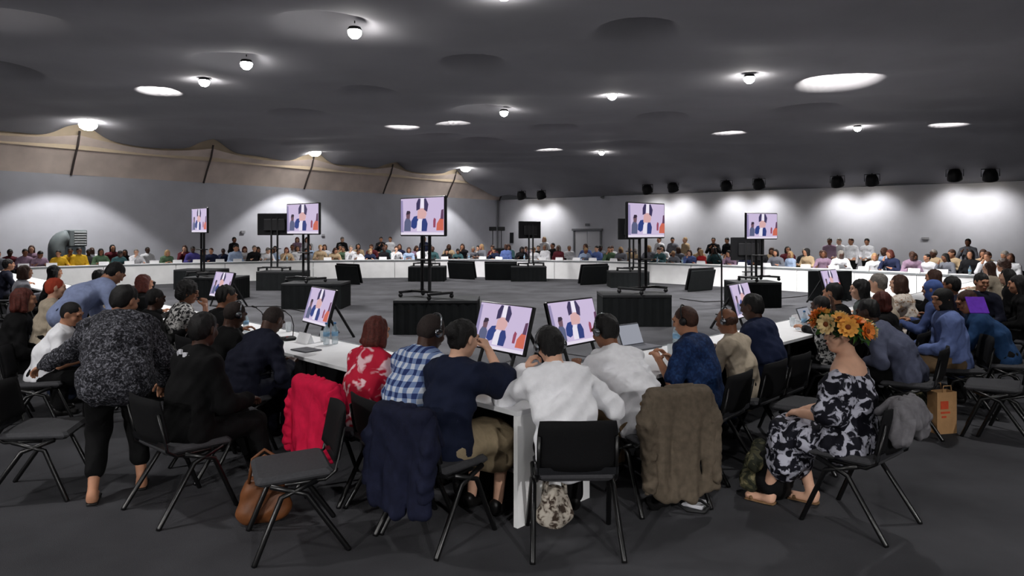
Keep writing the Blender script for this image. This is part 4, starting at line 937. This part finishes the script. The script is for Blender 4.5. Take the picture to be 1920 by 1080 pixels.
# standing woman in knit jacket, back turned, bending to the left
person('woman in a salt and pepper jacket standing bent to the left, back turned', (-2.84, 4.98), R(26), 'tan', ('short', 'black'), C_KNIT, 'long', C_BLACK, kind='stand', lean=46, hunch=.5, side=0, head=(0, -45, 0), hip=(0, -.1, .86), lh=pt(30, 724, 5.3), le=pt(90, 690, 5.25), rh=(.3, .36, .74), re=(.5, .1, .8), S=.98, bulk=1.24, loose=.026, ankles=[(-.14, -.12, .09), (.16, .06, .09)], sandals=True, shoes=M_shoe, wr=.008, hem=.66)
chair(-2.35, 5.55, R(-45), 'black chair in front of the standing woman')
x, y = rowL(58, 1.95)
chair(-3.42, 5.05, R(-76), 'empty black chair at the left photo edge')
seatL(78, 2.15, 'man with glasses in a white shirt turning to the standing woman', 'black chair under the man with glasses', -22, skin='tan', hair=('crop', 'black'), top=C_WHITE2, bottom=C_BLACK, sleeve='short', lean=22, head=(12, -18, 6), S=.95, lh=(-.1, .4, .66), rh=(.14, .42, .7))
seatL(14, 1.9, 'person in black with reddish brown hair at the left photo edge', None, -10, skin='tan', hair=('bob', 'auburn'), top=C_BLACK, bottom=C_BLACK, lean=10, lanyard=M_white, bulk=1.1, face=False, **LAP)
seatL(80, 2.75, 'woman with an orange cap, back turned, left side', None, -10, skin='light', hair=('short', 'blond'), hairmat=mat('orange cap cloth', (170, 66, 44), .8), top=C_BEIGE, bottom=C_BLACK, lean=10, vox=.02, face=False, **LAP)
seatL(88, 3.9, 'person with long black hair seated beyond the orange cap', None, 0, skin='tan', hair=('vlong', 'black'), top=C_BLACK, bottom=C_BLACK, lean=8, vox=.022, face=False, **TAB)
seatL(32, 3.4, 'person with olive brown hair in a pale grey top, far left', None, 0, skin='tan', hair=('bob', 'brown'), top=cloth('pale grey top', (150, 150, 158)), bottom=C_BLACK, lean=8, vox=.022, face=False, **TAB)
seatL(4, 3.9, 'person in a dark top at the left photo edge before the tables', None, 0, skin='tan', hair=('short', 'black'), top=C_SUIT, bottom=C_BLACK, lean=8, vox=.022, face=False, **TAB)
seatL(172, 4.1, 'black haired head beyond the bending blue shirted man', None, 0, skin='tan', hair=('short', 'black'), top=C_BLACK, bottom=C_BLACK, lean=8, vox=.022, face=False, **TAB)
# other chairs
chair(-1.33, 4.24, R(114), 'empty black chair in the foreground, seat showing, turned left')
chair(*rowR(1868, 1.95), R(52), 'empty black chair beside the paper bag, far right')
chair(*rowR(1905, 1.75), R(45), 'empty black chair furthest right in the second row')
# ------------------------------------------------------------------ flower crown
hc = Vector(FJ['head']); HM = Matrix(FJ['M'])
M_leafa = mat('leaf green', (62, 104, 40), .6, .3, 40); M_leafb = mat('leaf dark green', (36, 66, 30), .6, .3, 40)
M_pet = [mat('petal orange', (226, 128, 52), .6, .15, 40), mat('petal amber', (230, 164, 74), .6, .15, 40), mat('petal cream', (224, 196, 140), .6, .1, 40)]; M_eyec = mat('flower centre', (120, 62, 28), .8)
leaf = MB().add([(0, 0, 0), (.016, .03, .004), (0, .075, -.004), (-.016, .03, .004), (0, .032, -.006)], [(0, 1, 4), (1, 2, 4), (2, 3, 4), (3, 0, 4), (0, 3, 2, 1)]).mesh('leaf')
leaf.materials.append(M_leafa)
fm = MB()
for a in range(9):
    M = rz(2*math.pi*a/9); fm.add([M @ Vector(p) for p in ((0, .004, 0), (.013, .022, .006), (.008, .040, .012), (-.008, .040, .012), (-.013, .022, .006), (0, .022, -.004))], [(0, 1, 5), (1, 2, 5), (2, 3, 5), (3, 4, 5), (4, 0, 5), (0, 4, 3, 2, 1)])
    M = rz(2*math.pi*(a+.5)/9); fm.add([M @ Vector(p) for p in ((0, .003, .004), (.008, .014, .014), (.004, .026, .022), (-.004, .026, .022), (-.008, .014, .014), (0, .014, .002))], [(0, 1, 5), (1, 2, 5), (2, 3, 5), (3, 4, 5), (4, 0, 5), (0, 4, 3, 2, 1)])
fme = fm.mesh('flower'); fme.materials.append(M_pet[0]); cme = MB().lathe([(.002, .016), (.011, .012), (.012, .002)], n=8).mesh('flower_centre', True); cme.materials.append(M_eyec)
cr = thing('flower_crown', 'thick crown of orange flowers and green leaves on the woman\'s head', 'flower crown'); cr.location = world_of(fo, hc); cr.rotation_euler = (0, 0, fo.rotation_euler[2]+R(36)); rr = random.Random(5)
def crown_spot(a, t):
    """a around the head, t around the roll of the wreath"""
    c = Vector((math.sin(a)*.112, math.cos(a)*.125-.012, .055-.03*math.cos(a)*-1)); out = Vector((math.sin(a), math.cos(a), 0)); n = out*math.cos(t)+Vector((0, 0, 1))*math.sin(t); return c+n*.042, n
def orient(n, spin): return (n.to_track_quat('Z', 'Y').to_matrix() @ rz(spin)).to_euler()
MB().tube([crown_spot(2*math.pi*i/24, 0)[0]*1-crown_spot(2*math.pi*i/24, 0)[1]*.042 for i in range(25)], .036, 8).build('wreath', M_leafb, cr, True)
for i in range(200):
    a = rr.uniform(0, 6.283); t = rr.uniform(-.9, 2.4); p, n = crown_spot(a, t); o = link('leaf', leaf, cr, M_leafa if rr.random() < .55 else M_leafb)
    o.location = p; o.rotation_euler = orient((n+Vector((rr.uniform(-.7, .7), rr.uniform(-.7, .7), rr.uniform(-.4, .8)))).normalized(), rr.uniform(0, 6.28)); s = rr.uniform(.8, 1.4); o.scale = (s, s, s)
for i in range(17):
    a = 2*math.pi*(i/9)+(.28 if i >= 9 else 0); t = (.1 if i < 9 else 1.15)+rr.uniform(-.2, .2); p, n = crown_spot(a, t); o = link('flower', fme, cr, M_pet[(i*7) % 3]); o.location = p+n*.012; o.rotation_euler = orient(n, rr.uniform(0, 6)); s = rr.uniform(1.1, 1.65); o.scale = (s, s, s); link('flower_centre', cme, o)
# ------------------------------------------------------------------ jackets on chair backs
def jacket(x, y, yaw, label, m, drop, wid, seed, name='jacket', front=.2, sl=.45):
    t = thing(name, label, 'jacket', (x, y, 0), yaw)
    r = random.Random(seed); ph = [r.uniform(0, 6) for _ in range(5)]
    zt = .84; zb = zt-drop
    def folds(X, Y, Z):
        k = np.clip((zt-Z)/.4, 0, 1); f1 = np.sin(X*30+ph[0]+1.2*np.sin(Z*6+ph[3])); f2 = np.sin(X*53-Z*5+ph[1])
        return k*(.011*f1*np.abs(f1)+.006*f2)+.003*np.sin(X*23+Z*31+ph[2])
    pr = [cap((-wid*.40, -.275, zt-.02), (wid*.40, -.275, zt-.02), .036, .036, k=.05)]
    n = 9
    for i in range(n):
        u = i/(n-1)*2-1; pr.append(cap((u*wid*.40, -.315, zt-.04), (u*wid*.50, -.345-.01*math.cos(u*3), zb+.05*u*u+r.uniform(-.012, .012)), .034, .03, k=.06))
    blob('back', pr, m, t, vox=.011, k=.06, disp=folds)
    pr = []
    for i in range(7):
        u = i/6*2-1; pr.append(cap((u*wid*.38, -.225, zt-.02), (u*wid*.4, -.165, zt-front-r.uniform(0, .02)), .02, .018, k=.05))
    blob('front_flap', pr, m, t, vox=.012, k=.05, disp=folds)
    for s in (-1, 1):
        blob('sleeve', [cap((s*wid*.42, -.285, zt-.05), (s*wid*.50, -.31, zt-.2), .05, .058), cap((s*wid*.50, -.31, zt-.2), (s*(wid*.49), -.345, zt-sl), .058, .048)], m, t, vox=.012, k=.03, disp=wrinkle(seed+s, .008, .07, 7))
    blob('collar', [cap((-.10, -.295, zt+.006), (.10, -.295, zt+.006), .03, .03, .7, (0, 0, 1))], m, t, vox=.01, disp=wrinkle(seed, .004, .07)); return t
jacket(RWX, RWY, R(-42), 'crimson jacket draped over a chair back', C_PINK, .54, .52, 3)
jacket(-.47, 4.36, R(-38), 'navy jacket hanging from the navy blouse woman\'s chair', C_NJ, .60, .48, 5)
jacket(1.02, 4.90, R(18), 'olive brown jacket hanging from a chair back', C_OLIVE, .70, .50, 9, sl=.6)
jacket(FCX, FCY, R(40), 'grey cardigan over the flower crown woman\'s chair back', C_GREY, .13, .26, 12, 'cardigan', .07, .11)
# ------------------------------------------------------------------ bags and things on the floor
M_leath = mat('tan leather', (104, 62, 34), .5, .25, 12, .2); M_camo = blotch('camouflage cloth', [(38, 40, 30), (74, 72, 52), (120, 112, 84)], 18, stops=[.35, .5, .64], smooth=False)
M_patbag = blotch('white patterned tote', [(60, 48, 40), (170, 160, 148), (190, 182, 170)], 26, stops=[.38, .5, .62]); M_paper = mat('brown paper', (166, 128, 88), .85, .1, 12, .2)
def soft_bag(name, label, p, yaw, size, m, seed, straps=True, cat='bag', sm=None):
    t = thing(name, label, cat, p, yaw); w_, d_, h_ = size
    pr = []
    for i in range(4):
        u = i/3*2-1; pr.append(cap((u*(w_/2-d_/2), 0, d_/2+.005), (u*(w_/2-d_/2)*.8, .02, h_-d_*.4), d_/2, d_*.36, k=.05))
    blob('bag_body', pr, m, t, vox=.012, k=.05, disp=wrinkle(seed, .008, .12, 6))
    if straps:
        for s in (-1, 1): MB().tube([(-w_*.28, s*.03, h_-.03), (-w_*.22, s*.05, h_+.10), (0, s*.07, h_+.15), (w_*.22, s*.05, h_+.10), (w_*.28, s*.03, h_-.03)], .011, 6).build('handle', sm or m, t, True)
    return t
soft_bag('handbag', 'brown leather handbag on the floor behind the empty chair', P(496, 978), R(20), (.34, .16, .30), M_leath, 4)
soft_bag('tote_bag', 'white patterned tote bag under the white shirted man\'s chair', P(1040, 985), R(10), (.24, .14, .24), M_patbag, 6)
bp = soft_bag('backpack', 'dark backpack with camouflage front at the flower crown woman\'s feet', P(1450, 930), R(60), (.42, .24, .34), C_BLACK, 8, False)
blob('front_pocket', [cap((-.12, .14, .12), (.10, .15, .22), .07, .06, k=.03), cap((-.14, .1, .26), (.05, .1, .33), .06, .05)], M_camo, bp, vox=.012, disp=wrinkle(3, .006, .08))
MB().tube([(.1, -.1, .3), (.22, -.16, .2), (.2, -.18, .05)], .014, 6).build('strap', M_black, bp, True)
soft_bag('shoulder_bag', 'camouflage shoulder bag beside the brown paper bag', P(1722, 772), R(30), (.3, .16, .32), M_camo, 10)
soft_bag('shopping_bag', 'black bag under the chair of the standing woman', P(330, 850), R(-30), (.34, .18, .3), C_BLACK, 14)
p = PD(1766, 6.55); t = thing('paper_bag', 'upright brown paper carrier bag with a red print', 'bag', p, R(12))
w_, d_, h_ = .215, .12, .39
MB().add([(-w_/2, -d_/2, 0), (w_/2, -d_/2, 0), (w_/2, d_/2, 0), (-w_/2, d_/2, 0), (-w_/2, -d_/2, h_), (w_/2, -d_/2, h_), (w_/2, d_/2, h_), (-w_/2, d_/2, h_), (-w_/2+.004, -d_/2+.004, h_), (w_/2-.004, -d_/2+.004, h_), (w_/2-.004, d_/2-.004, h_), (-w_/2+.004, d_/2-.004, h_), (-w_/2+.004, -d_/2+.004, .01), (w_/2-.004, -d_/2+.004, .01), (w_/2-.004, d_/2-.004, .01), (-w_/2+.004, d_/2-.004, .01)],
         [(3, 2, 1, 0), (0, 1, 5, 4), (1, 2, 6, 5), (2, 3, 7, 6), (3, 0, 4, 7), (4, 5, 9, 8), (5, 6, 10, 9), (6, 7, 11, 10), (7, 4, 8, 11), (8, 9, 13, 12), (9, 10, 14, 13), (10, 11, 15, 14), (11, 8, 12, 15), (12, 13, 14, 15)]).build('bag_body', M_paper, t)
pm = MB(); pm.box((-.03, -d_/2-.002, .27), (.085, .003, .075)).box((-.02, -d_/2-.002, .20), (.10, .003, .018)).box((-.035, -d_/2-.002, .16), (.05, .003, .018)); pm.build('print', mat('red print', (186, 70, 40), .8), t)
for s in (-1, 1): MB().tube([(-.05, s*d_/2, h_), (-.04, s*d_/2, h_+.06), (.04, s*d_/2, h_+.06), (.05, s*d_/2, h_)], .005, 6).build('handle', M_paper, t, True)
p = P(1297, 945); o = MB().rbox((0, 0, .012), (.14, .2, .024), .004).build('paper_stack', M_white); o.location = p; o.rotation_euler[2] = R(55); tag(o, 'small stack of white paper on the floor beside the olive jacket', 'paper')
p = P(1262, 955); t = thing('shoulder_strap_bag', 'flat black bag with looped strap below the olive jacket', 'bag', p, R(25))
blob('bag_body', [cap((-.14, .05, .05), (.1, .05, .05), .055, .05, .8, (0, 1, 0))], C_BLACK, t, vox=.012, disp=wrinkle(2, .006, .08))
MB().tube([(.08, .0, .05), (.17, -.08, .06), (.20, -.14, .03), (.13, -.16, .015), (.04, -.1, .02), (.0, -.02, .06)], .011, 6).build('strap', M_black, t, True)
# purple folder held by the man on the right
p = pt(1832, 572, 7.35); t = thing('folder', 'purple folder held up by the man in the dark blue jacket', 'folder', Vector(p), R(-8))
MB().rbox((0, 0, .0), (.19, .012, .2), .004, rx(R(-35))).build('cover', C_PURPLE, t); MB().rbox((0, .009, 0), (.17, .006, .18), .002, rx(R(-35))).build('pages', M_white, t)
# ------------------------------------------------------------------ things on the near tables
TZ = .745
M_pet_ = mat('clear plastic', (190, 208, 216), .08, .02, 5, alpha=.42, spec=.6); M_glass = mat('drinking glass', (215, 222, 226), .05, .02, 5, alpha=.35, spec=.7); M_cap = mat('blue bottle cap', (70, 120, 170), .5); M_lbl = mat('bottle label', (120, 160, 190), .6)
bot = MB().lathe([(.02, 0), (.032, .004), (.033, .07), (.030, .075), (.033, .08), (.033, .14), (.026, .168), (.013, .19), (.013, .205)], n=14).mesh('bottle_body', True); bot.materials.append(M_pet_)
capm = MB().lathe([(.0145, .205), (.0145, .222), (.013, .224)], n=12).mesh('cap', True); capm.materials.append(M_cap)
lblm = MB().lathe([(.0335, .085), (.0335, .13)], n=14).mesh('paper_label', True); lblm.materials.append(M_lbl)
glm = MB().lathe([(.028, 0), (.036, .11), (.034, .11), (.027, .006)], n=14).mesh('tumbler', True); glm.materials.append(M_glass)
def at_table(px, py): return P(px, py, TZ)
def bottle(p, label, s=1.0, group=None):
    t = thing('water_bottle', label, 'bottle', p, 0, group); t.scale = (s, s, s)
    link('bottle_body', bot, t); link('cap', capm, t); link('paper_label', lblm, t); return t
def glass(p, label): o = link('drinking_glass', glm); o.location = p; return tag(o, label, 'glass')
def microphone(p, yaw, label):
    t = thing('table_microphone', label, 'microphone', p, yaw)
    MB().rbox((0, 0, .02), (.11, .14, .04), .012).build('base', M_blackplastic, t); MB().tube([(0, .05, .04), (0, .06, .15), (0, .03, .25), (0, -.04, .31)], .005, 6).build('neck', M_black, t, True)
    MB().lathe([(.006, -.02), (.011, 0), (.011, .035), (.004, .042)], (0, -.05, .315), 10, rx(R(70))).build('capsule', M_blackplastic, t, True)
    MB().lathe([(.012, 0), (.012, .006)], (.03, -.03, .04), 10).build('button', mat('red button', (150, 30, 30), .5), t)
def name_card(p, yaw, label, w_=.24, group=None):
    o = link('name_card', NCM); o.location = p; o.rotation_euler[2] = yaw; return tag(o, label, 'name card', group)
NCM = MB().add([(-.12, -.04, 0), (.12, -.04, 0), (.12, .04, 0), (-.12, .04, 0), (-.12, 0, .1), (.12, 0, .1)], [(3, 2, 1, 0), (0, 1, 5, 4), (2, 3, 4, 5), (1, 2, 5), (3, 0, 4)]).mesh('name_card'); NCM.materials.append(mat('white card', (226, 226, 228), .7, .03))
def slab(name, p, yaw, size, m, label, cat):
    o = MB().rbox((0, 0, size[2]/2), size, min(.006, size[2]*.4)).build(name, m); o.location = p; o.rotation_euler[2] = yaw; return tag(o, label, cat)
bottle(at_table(461, 622), 'water bottle nearest the navy suited bald man, left table')
bottle(at_table(612, 646), 'water bottle on the left table beside the red blouse woman')
bottle(at_table(628, 645), 'water bottle touching the red blouse woman\'s shoulder')
glass(at_table(498, 620), 'drinking glass on the left table behind the dark microphone')
glass(at_table(541, 622), 'drinking glass on the left table beside the gooseneck microphone')
glass(at_table(606, 640), 'drinking glass left of the bottles by the red blouse')
microphone(at_table(541, 638), R(-45), 'gooseneck microphone in the middle of the left table')
microphone(at_table(486, 628), R(-45), 'gooseneck microphone at the far end of the left table')
name_card(at_table(572, 642), R(-45), 'white folded name card on the left table')
slab('tablet', at_table(574, 657), R(-40), (.26, .19, .012), mat('grey tablet', (70, 70, 76), .4), 'grey tablet lying on the left table edge', 'tablet')
slab('notepad', at_table(470, 634), R(-30), (.2, .28, .012), M_white, 'white notepad before the bald man in navy', 'notepad')
slab('notebook', at_table(517, 636), R(-50), (.24, .17, .015), M_blackplastic, 'black notebook beside the far microphone on the left table', 'notebook')
bottle(at_table(1268, 652), 'tall water bottle before the man in the patterned shirt', 1.1)
glass(at_table(1258, 668), 'drinking glass before the man in the patterned shirt')
def laptop(p, yaw, label):
    t = thing('laptop', label, 'laptop', p, yaw)
    MB().rbox((0, 0, .009), (.33, .23, .018), .005).build('base', mat('laptop grey', (90, 92, 98), .4), t)
    ld = MB().rbox((0, .165, .115), (.33, .012, .22), .005, rx(R(-22))).build('lid', mat('laptop grey', (90, 92, 98), .4), t)
    MB().box((0, .155, .115), (.31, .004, .195), rx(R(-22))).build('display', emitter('laptop display', (196, 200, 214), .5), ld)
laptop(at_table(1205, 652), R(40), 'open laptop between the two white shirted people and the patterned shirt')
laptop(at_table(1534, 612), R(45), 'open laptop at the right table before the raised arm')
bottle(at_table(1508, 618), 'water bottle on the right table, left of the open laptop')
glass(at_table(1496, 618), 'drinking glass on the right table, left of the bottle')
glass(at_table(1486, 612), 'leftmost drinking glass on the right table')
name_card(at_table(1492, 604), R(45), 'white folded name card on the right table')
bottle(at_table(1738, 562), 'green tinted bottle beside the white floral blouse woman', 1.2)
slab('document', at_table(958, 735), R(-45), (.21, .3, .006), M_white, 'white sheets on the table beside the white shirted man\'s elbow', 'paper')
t = thing('mobile_phone', 'lit phone in the hands of the bald man in navy', 'phone', Vector(pt(438, 722, 6.25)), R(-40))
MB().rbox((0, 0, 0), (.075, .15, .009), .004, rx(R(35))).build('case', M_blackplastic, t); MB().box((0, -.003, .0055), (.068, .138, .002), rx(R(35))).build('display', emitter('phone display', (214, 218, 230), .8), t)
t = thing('paper_cup', 'white takeaway cup with dark lid beside the standing woman', 'cup', at_table(279, 600)); MB().lathe([(.038, 0), (.052, .13)], n=14).build('cup', M_white, t, True); MB().lathe([(.055, .13), (.055, .142), (.045, .15)], n=14).build('lid', M_blackplastic, t, True)
# ------------------------------------------------------------------ the far sides: seated and standing people
FARM = {n: cloth('far '+n, c, .1) for n, c in dict(white=(214, 214, 218), grey=(112, 114, 122), black=(26, 26, 29), navy=(38, 44, 70), blue=(92, 112, 168), pale_blue=(160, 178, 206), maroon=(88, 34, 42), yellow=(214, 172, 48), green=(84, 108, 84), teal=(58, 88, 92), red=(176, 46, 48), tan=(176, 154, 124), mauve=(142, 118, 138), purple=(74, 68, 134)).items()}
poses = [dict(lean=8, lh=(-.18, .38, .79), rh=(.18, .38, .79)), dict(lean=16, lh=(-.08, .42, .79), rh=(.12, .42, .79), head=(10, 0, 0)), dict(lean=2, lh=(-.12, .3, .66), rh=(.12, .3, .66), head=(-4, 12, 0)),
         dict(lean=12, lh=(-.2, .4, .79), rh=(.1, .32, 1.0), re=(.2, .3, .8), head=(4, -14, 4)), dict(lean=6, side=5, lh=(-.2, .36, .79), rh=(.22, .3, .79), head=(0, -25, 0)), dict(lean=22, lh=(-.16, .46, .79), rh=(.16, .46, .79), head=(14, 20, 0))]
STAND = [dict(kind='stand', lean=2, lh=(-.24, .08, .78), rh=(.24, .1, .8)), dict(kind='stand', lean=4, lh=(-.12, .28, 1.32), rh=(.12, .28, 1.32), le=(-.4, 0, 1.0), re=(.4, 0, 1.0)), dict(kind='stand', lean=3, lh=(-.1, .24, 1.05), rh=(.12, .24, 1.05), head=(10, 20, 0))]
VAR = []
for i, ps in enumerate(poses+STAND):
    J = skeleton(**ps); T = torso(J, 1.05); prs = list(T); sl = list(T[1:])
    for s in 'LR':
        prs += [cap(J['s'+s], J['e'+s], .05, .042), cap(J['e'+s], J['w'+s], .042, .03), cap(J['w'+s], J['w'+s]+nrm(J['w'+s]-J['e'+s])*.14, .035, .022, .6, (1, 0, .1)), cap(J['h'+s], J['k'+s], .09, .066), cap(J['k'+s], J['a'+s], .062, .045), cap(J['a'+s]+V3(0, -.03, -.045), J['a'+s]+V3(0, .13, -.05), .04)]
        sl += [cap(J['s'+s], J['e'+s], .055, .05), cap(J['e'+s], J['e'+s]+(J['w'+s]-J['e'+s])*.9, .05, .036)]
    prs += [cap(J['n0'], J['n1'], .055, .052)]+head_prims(J['head'], J['M'])
    v, q = sdf_mesh('b', prs, vox=.02, k=.025); me = np_mesh('person', v, q); me.materials.append(SKIN['tan']); me.materials.append(C_BLACK)
    zc = v[q].mean(1)[:, 2]; me.polygons.foreach_set('material_index', (zc < (.62 if i < 6 else .96)).astype(np.int32)*(1 if i >= 6 or True else 0))
    v, q = sdf_mesh('t', sl, vox=.02, k=.03, infl=.012, disp=wrinkle(i, .005, .12)); tm = np_mesh('top', v, q); tm.materials.append(FARM['white'])
    hm = {}
    for st in ('short', 'crop', 'long', 'bob'):
        v, q = sdf_mesh('h', hair_prims(st, J['head'], J['M']), vox=.014, k=.025); hm[st] = np_mesh('hair', v, q); hm[st].materials.append(HAIR['black'])
    VAR.append((me, tm, hm))
CN = dict(white='white', grey='grey', black='black', navy='navy', blue='blue', pale_blue='pale blue', maroon='maroon', yellow='yellow', green='green', teal='teal', red='red', tan='tan', mauve='mauve', purple='purple')
HN = {'short': 'short', 'crop': 'cropped', 'long': 'long', 'bob': 'bobbed'}
MARKS = [(100, 'the grey ventilation unit'), (390, 'the side-on screen'), (515, 'the left black screen'), (573, 'the leftmost lit screen'), (798, 'the largest lit screen'), (932, 'the far corner'), (995, 'the small black screen'), (1102, 'the white double door'), (1205, 'the lit screen by the door'), (1340, 'the microphone stand'), (1423, 'the rightmost lit screen'), (1735, 'the right wall sign')]
used = {}
def far_person(px, off, var, col, hair, hcol, skin, S=1.0, row='front row', stand=False, dy=0):
    p, yaw = on_far(px, off)
    if p is None: return
    me, tm, hm = VAR[var]; mk = min(MARKS, key=lambda m: abs(m[0]-px)); sd = 'left' if px < mk[0] else 'right'
    what = '%s person in %s, %s %s hair' % ('standing' if stand else 'seated', CN[col], HN[hair], hcol); key = (what, row, mk[1], sd)
    used[key] = used.get(key, 0)+1; n = used[key]
    label = '%s, %s of %s, %s%s' % (what, sd, mk[1].replace('the ', ''), {1: '', 2: 'another, ', 3: 'third, '}.get(n, 'fourth, '), row)
    o = link('person', me, None); o.location = (p.x, p.y, 0); o.rotation_euler[2] = yaw+R(dy); o.scale = (S, S, S)
    if skin != 'tan': o.material_slots[0].link = 'OBJECT'; o.material_slots[0].material = SKIN[skin]
    tag(o, label, 'person', 'people along the far tables')
    if not stand:
        ch = link('conference_chair', FCH); ch.location = o.location; ch.rotation_euler[2] = yaw+R(dy); tag(ch, 'black chair under a person at the far tables, almost hidden', 'chair', 'chairs along the far tables')
    link('top', tm, o, FARM[col]); link('hair', hm[hair], o, HAIR[hcol]); return p, yaw
rf = random.Random(21)
spec = [(-4, 'grey', 'short', 'brown', 'tan'), (17, 'maroon', 'short', 'black', 'dark'), (46, 'mauve', 'short', 'black', 'brown'), (72, 'mauve', 'short', 'black', 'brown'), (112, 'yellow', 'short', 'black', 'tan'), (131, 'yellow', 'crop', 'black', 'brown'), (148, 'yellow', 'short', 'black', 'brown'), (164, 'grey', 'crop', 'black', 'dark'), (188, 'green', 'long', 'black', 'brown'),
        (221, 'teal', 'short', 'black', 'dark'), (236, 'black', 'long', 'black', 'brown'), (254, 'white', 'crop', 'grey', 'light'), (276, 'white', 'crop', 'black', 'dark'), (311, 'green', 'bob', 'blond', 'tan'), (361, 'purple', 'short', 'black', 'dark'), (379, 'navy', 'bob', 'auburn', 'tan'), (398, 'navy', 'short', 'brown', 'tan'), (418, 'navy', 'crop', 'black', 'dark'), (441, 'pale_blue', 'short', 'black', 'tan'),
        (457, 'white', 'bob', 'auburn', 'light'), (476, 'black', 'short', 'grey', 'light'), (499, 'white', 'short', 'grey', 'light'), (513, 'pale_blue', 'bob', 'brown', 'tan'), (537, 'tan', 'bob', 'auburn', 'tan'), (557, 'white', 'bob', 'brown', 'tan'), (573, 'grey', 'short', 'black', 'brown'), (600, 'tan', 'short', 'blond', 'light'), (626, 'tan', 'bob', 'brown', 'tan'), (645, 'green', 'short', 'brown', 'tan'), (657, 'white', 'short', 'grey', 'light')]
lastx = -99
for i, (px, col, h, hc_, sk) in enumerate(spec):
    back = (px-lastx)*on_far(px, TW+.32)[0].y/F < .46
    if not back: lastx = px
    far_person(px, TW+(1.15 if back else .32), (i*5+2) % 6, col, h, hc_, sk, rf.uniform(.95, 1.05))
px = 672; ridx = 0
WARM = ['white', 'white', 'white', 'white', 'grey', 'black', 'black', 'navy', 'tan', 'tan', 'pale_blue', 'mauve', 'green', 'teal', 'blue', 'grey', 'maroon']
while px < 1925:
    p, yw = on_far(px, TW+.32)
    if p is None: break
    col = rf.choice(WARM)
    for a, c in ((1308, 'red'), (1505, 'red'), (1490, 'pale_blue'), (1665, 'navy')):
        if abs(px-a) < 11: col = c
    if rf.random() < .93: far_person(px+rf.uniform(-2, 2), TW+rf.uniform(.26, .4), rf.randrange(6), col, rf.choice(['short', 'short', 'crop', 'long', 'bob', 'bob']), rf.choice(['black', 'black', 'brown', 'brown', 'grey', 'blond', 'auburn'] if px > 1600 else ['black', 'black', 'brown', 'brown', 'grey', 'blond']), rf.choice(['light', 'tan', 'tan', 'brown', 'dark']), rf.uniform(.93, 1.06), dy=rf.uniform(-25, 25))
    px += .53*F/p.y*rf.uniform(.9, 1.15)
px = 60
while px < 1920:                                                            # second row behind
    p, yw = on_far(px, TW+1.5)
    if p is None: break
    dens = .3 if px < 420 else .85
    if rf.random() < dens: far_person(px, TW+rf.uniform(1.35, 1.7), rf.randrange(6), rf.choice(WARM), rf.choice(['short', 'crop', 'long', 'bob']), rf.choice(['black', 'brown', 'grey', 'brown']), rf.choice(['light', 'tan', 'tan', 'brown', 'dark']), rf.uniform(.98, 1.1), 'second row', dy=rf.uniform(-25, 25))
    px += .62*F/p.y*rf.uniform(.9, 1.4)
for px, col, h, hc_, sk, v_, off in [(438, 'black', 'short', 'black', 'brown', 6, 2.6), (558, 'mauve', 'bob', 'auburn', 'light', 8, 2.6), (576, 'white', 'bob', 'brown', 'light', 8, 2.4), (641, 'black', 'short', 'grey', 'light', 8, 2.6), (714, 'black', 'short', 'black', 'tan', 7, 2.6), (732, 'white', 'short', 'brown', 'tan', 6, 2.5), (795, 'navy', 'short', 'black', 'tan', 6, 2.6), (1021, 'white', 'bob', 'blond', 'light', 6, 2.6),
                                     (1237, 'white', 'short', 'brown', 'tan', 6, 2.5), (1262, 'grey', 'short', 'black', 'tan', 8, 2.6), (1286, 'tan', 'short', 'blond', 'light', 6, 2.5), (1338, 'black', 'short', 'black', 'tan', 7, 2.3), (1365, 'black', 'short', 'black', 'tan', 8, 2.5), (1556, 'mauve', 'short', 'black', 'brown', 6, 2.5), (1576, 'white', 'crop', 'grey', 'light', 8, 2.6), (1597, 'white', 'short', 'brown', 'tan', 6, 2.4), (1627, 'white', 'short', 'black', 'tan', 8, 2.4), (1816, 'grey', 'short', 'black', 'brown', 7, 2.8)]:
    far_person(px, TW+off, v_, col, h, hc_, sk, .98, 'at back', True, rf.uniform(-30, 30))
# name cards, bottles and microphones along the far tables
px = 5; i = 0
while px < 1900:
    p, yw = on_far(px, .22)
    if p is None: break
    if rf.random() < .62:
        c = link('name_card', NCM); c.location = (p.x, p.y, TZ); c.rotation_euler[2] = yw; c.scale = (1.3, 1.3, 1.3); tag(c, 'small white name card on the front edge of the far tables', 'name card', 'name cards on the far tables')
    elif rf.random() < .7:
        q2, _ = on_far(px+6, .3)
        if q2: bottle((q2.x, q2.y, TZ), 'small water bottle standing on the far tables', 1.1, 'bottles on the far tables')
    px += .8*F/p.y*rf.uniform(.8, 1.2)
print('people', sum(1 for o in bpy.data.objects if o.name.startswith('person')))
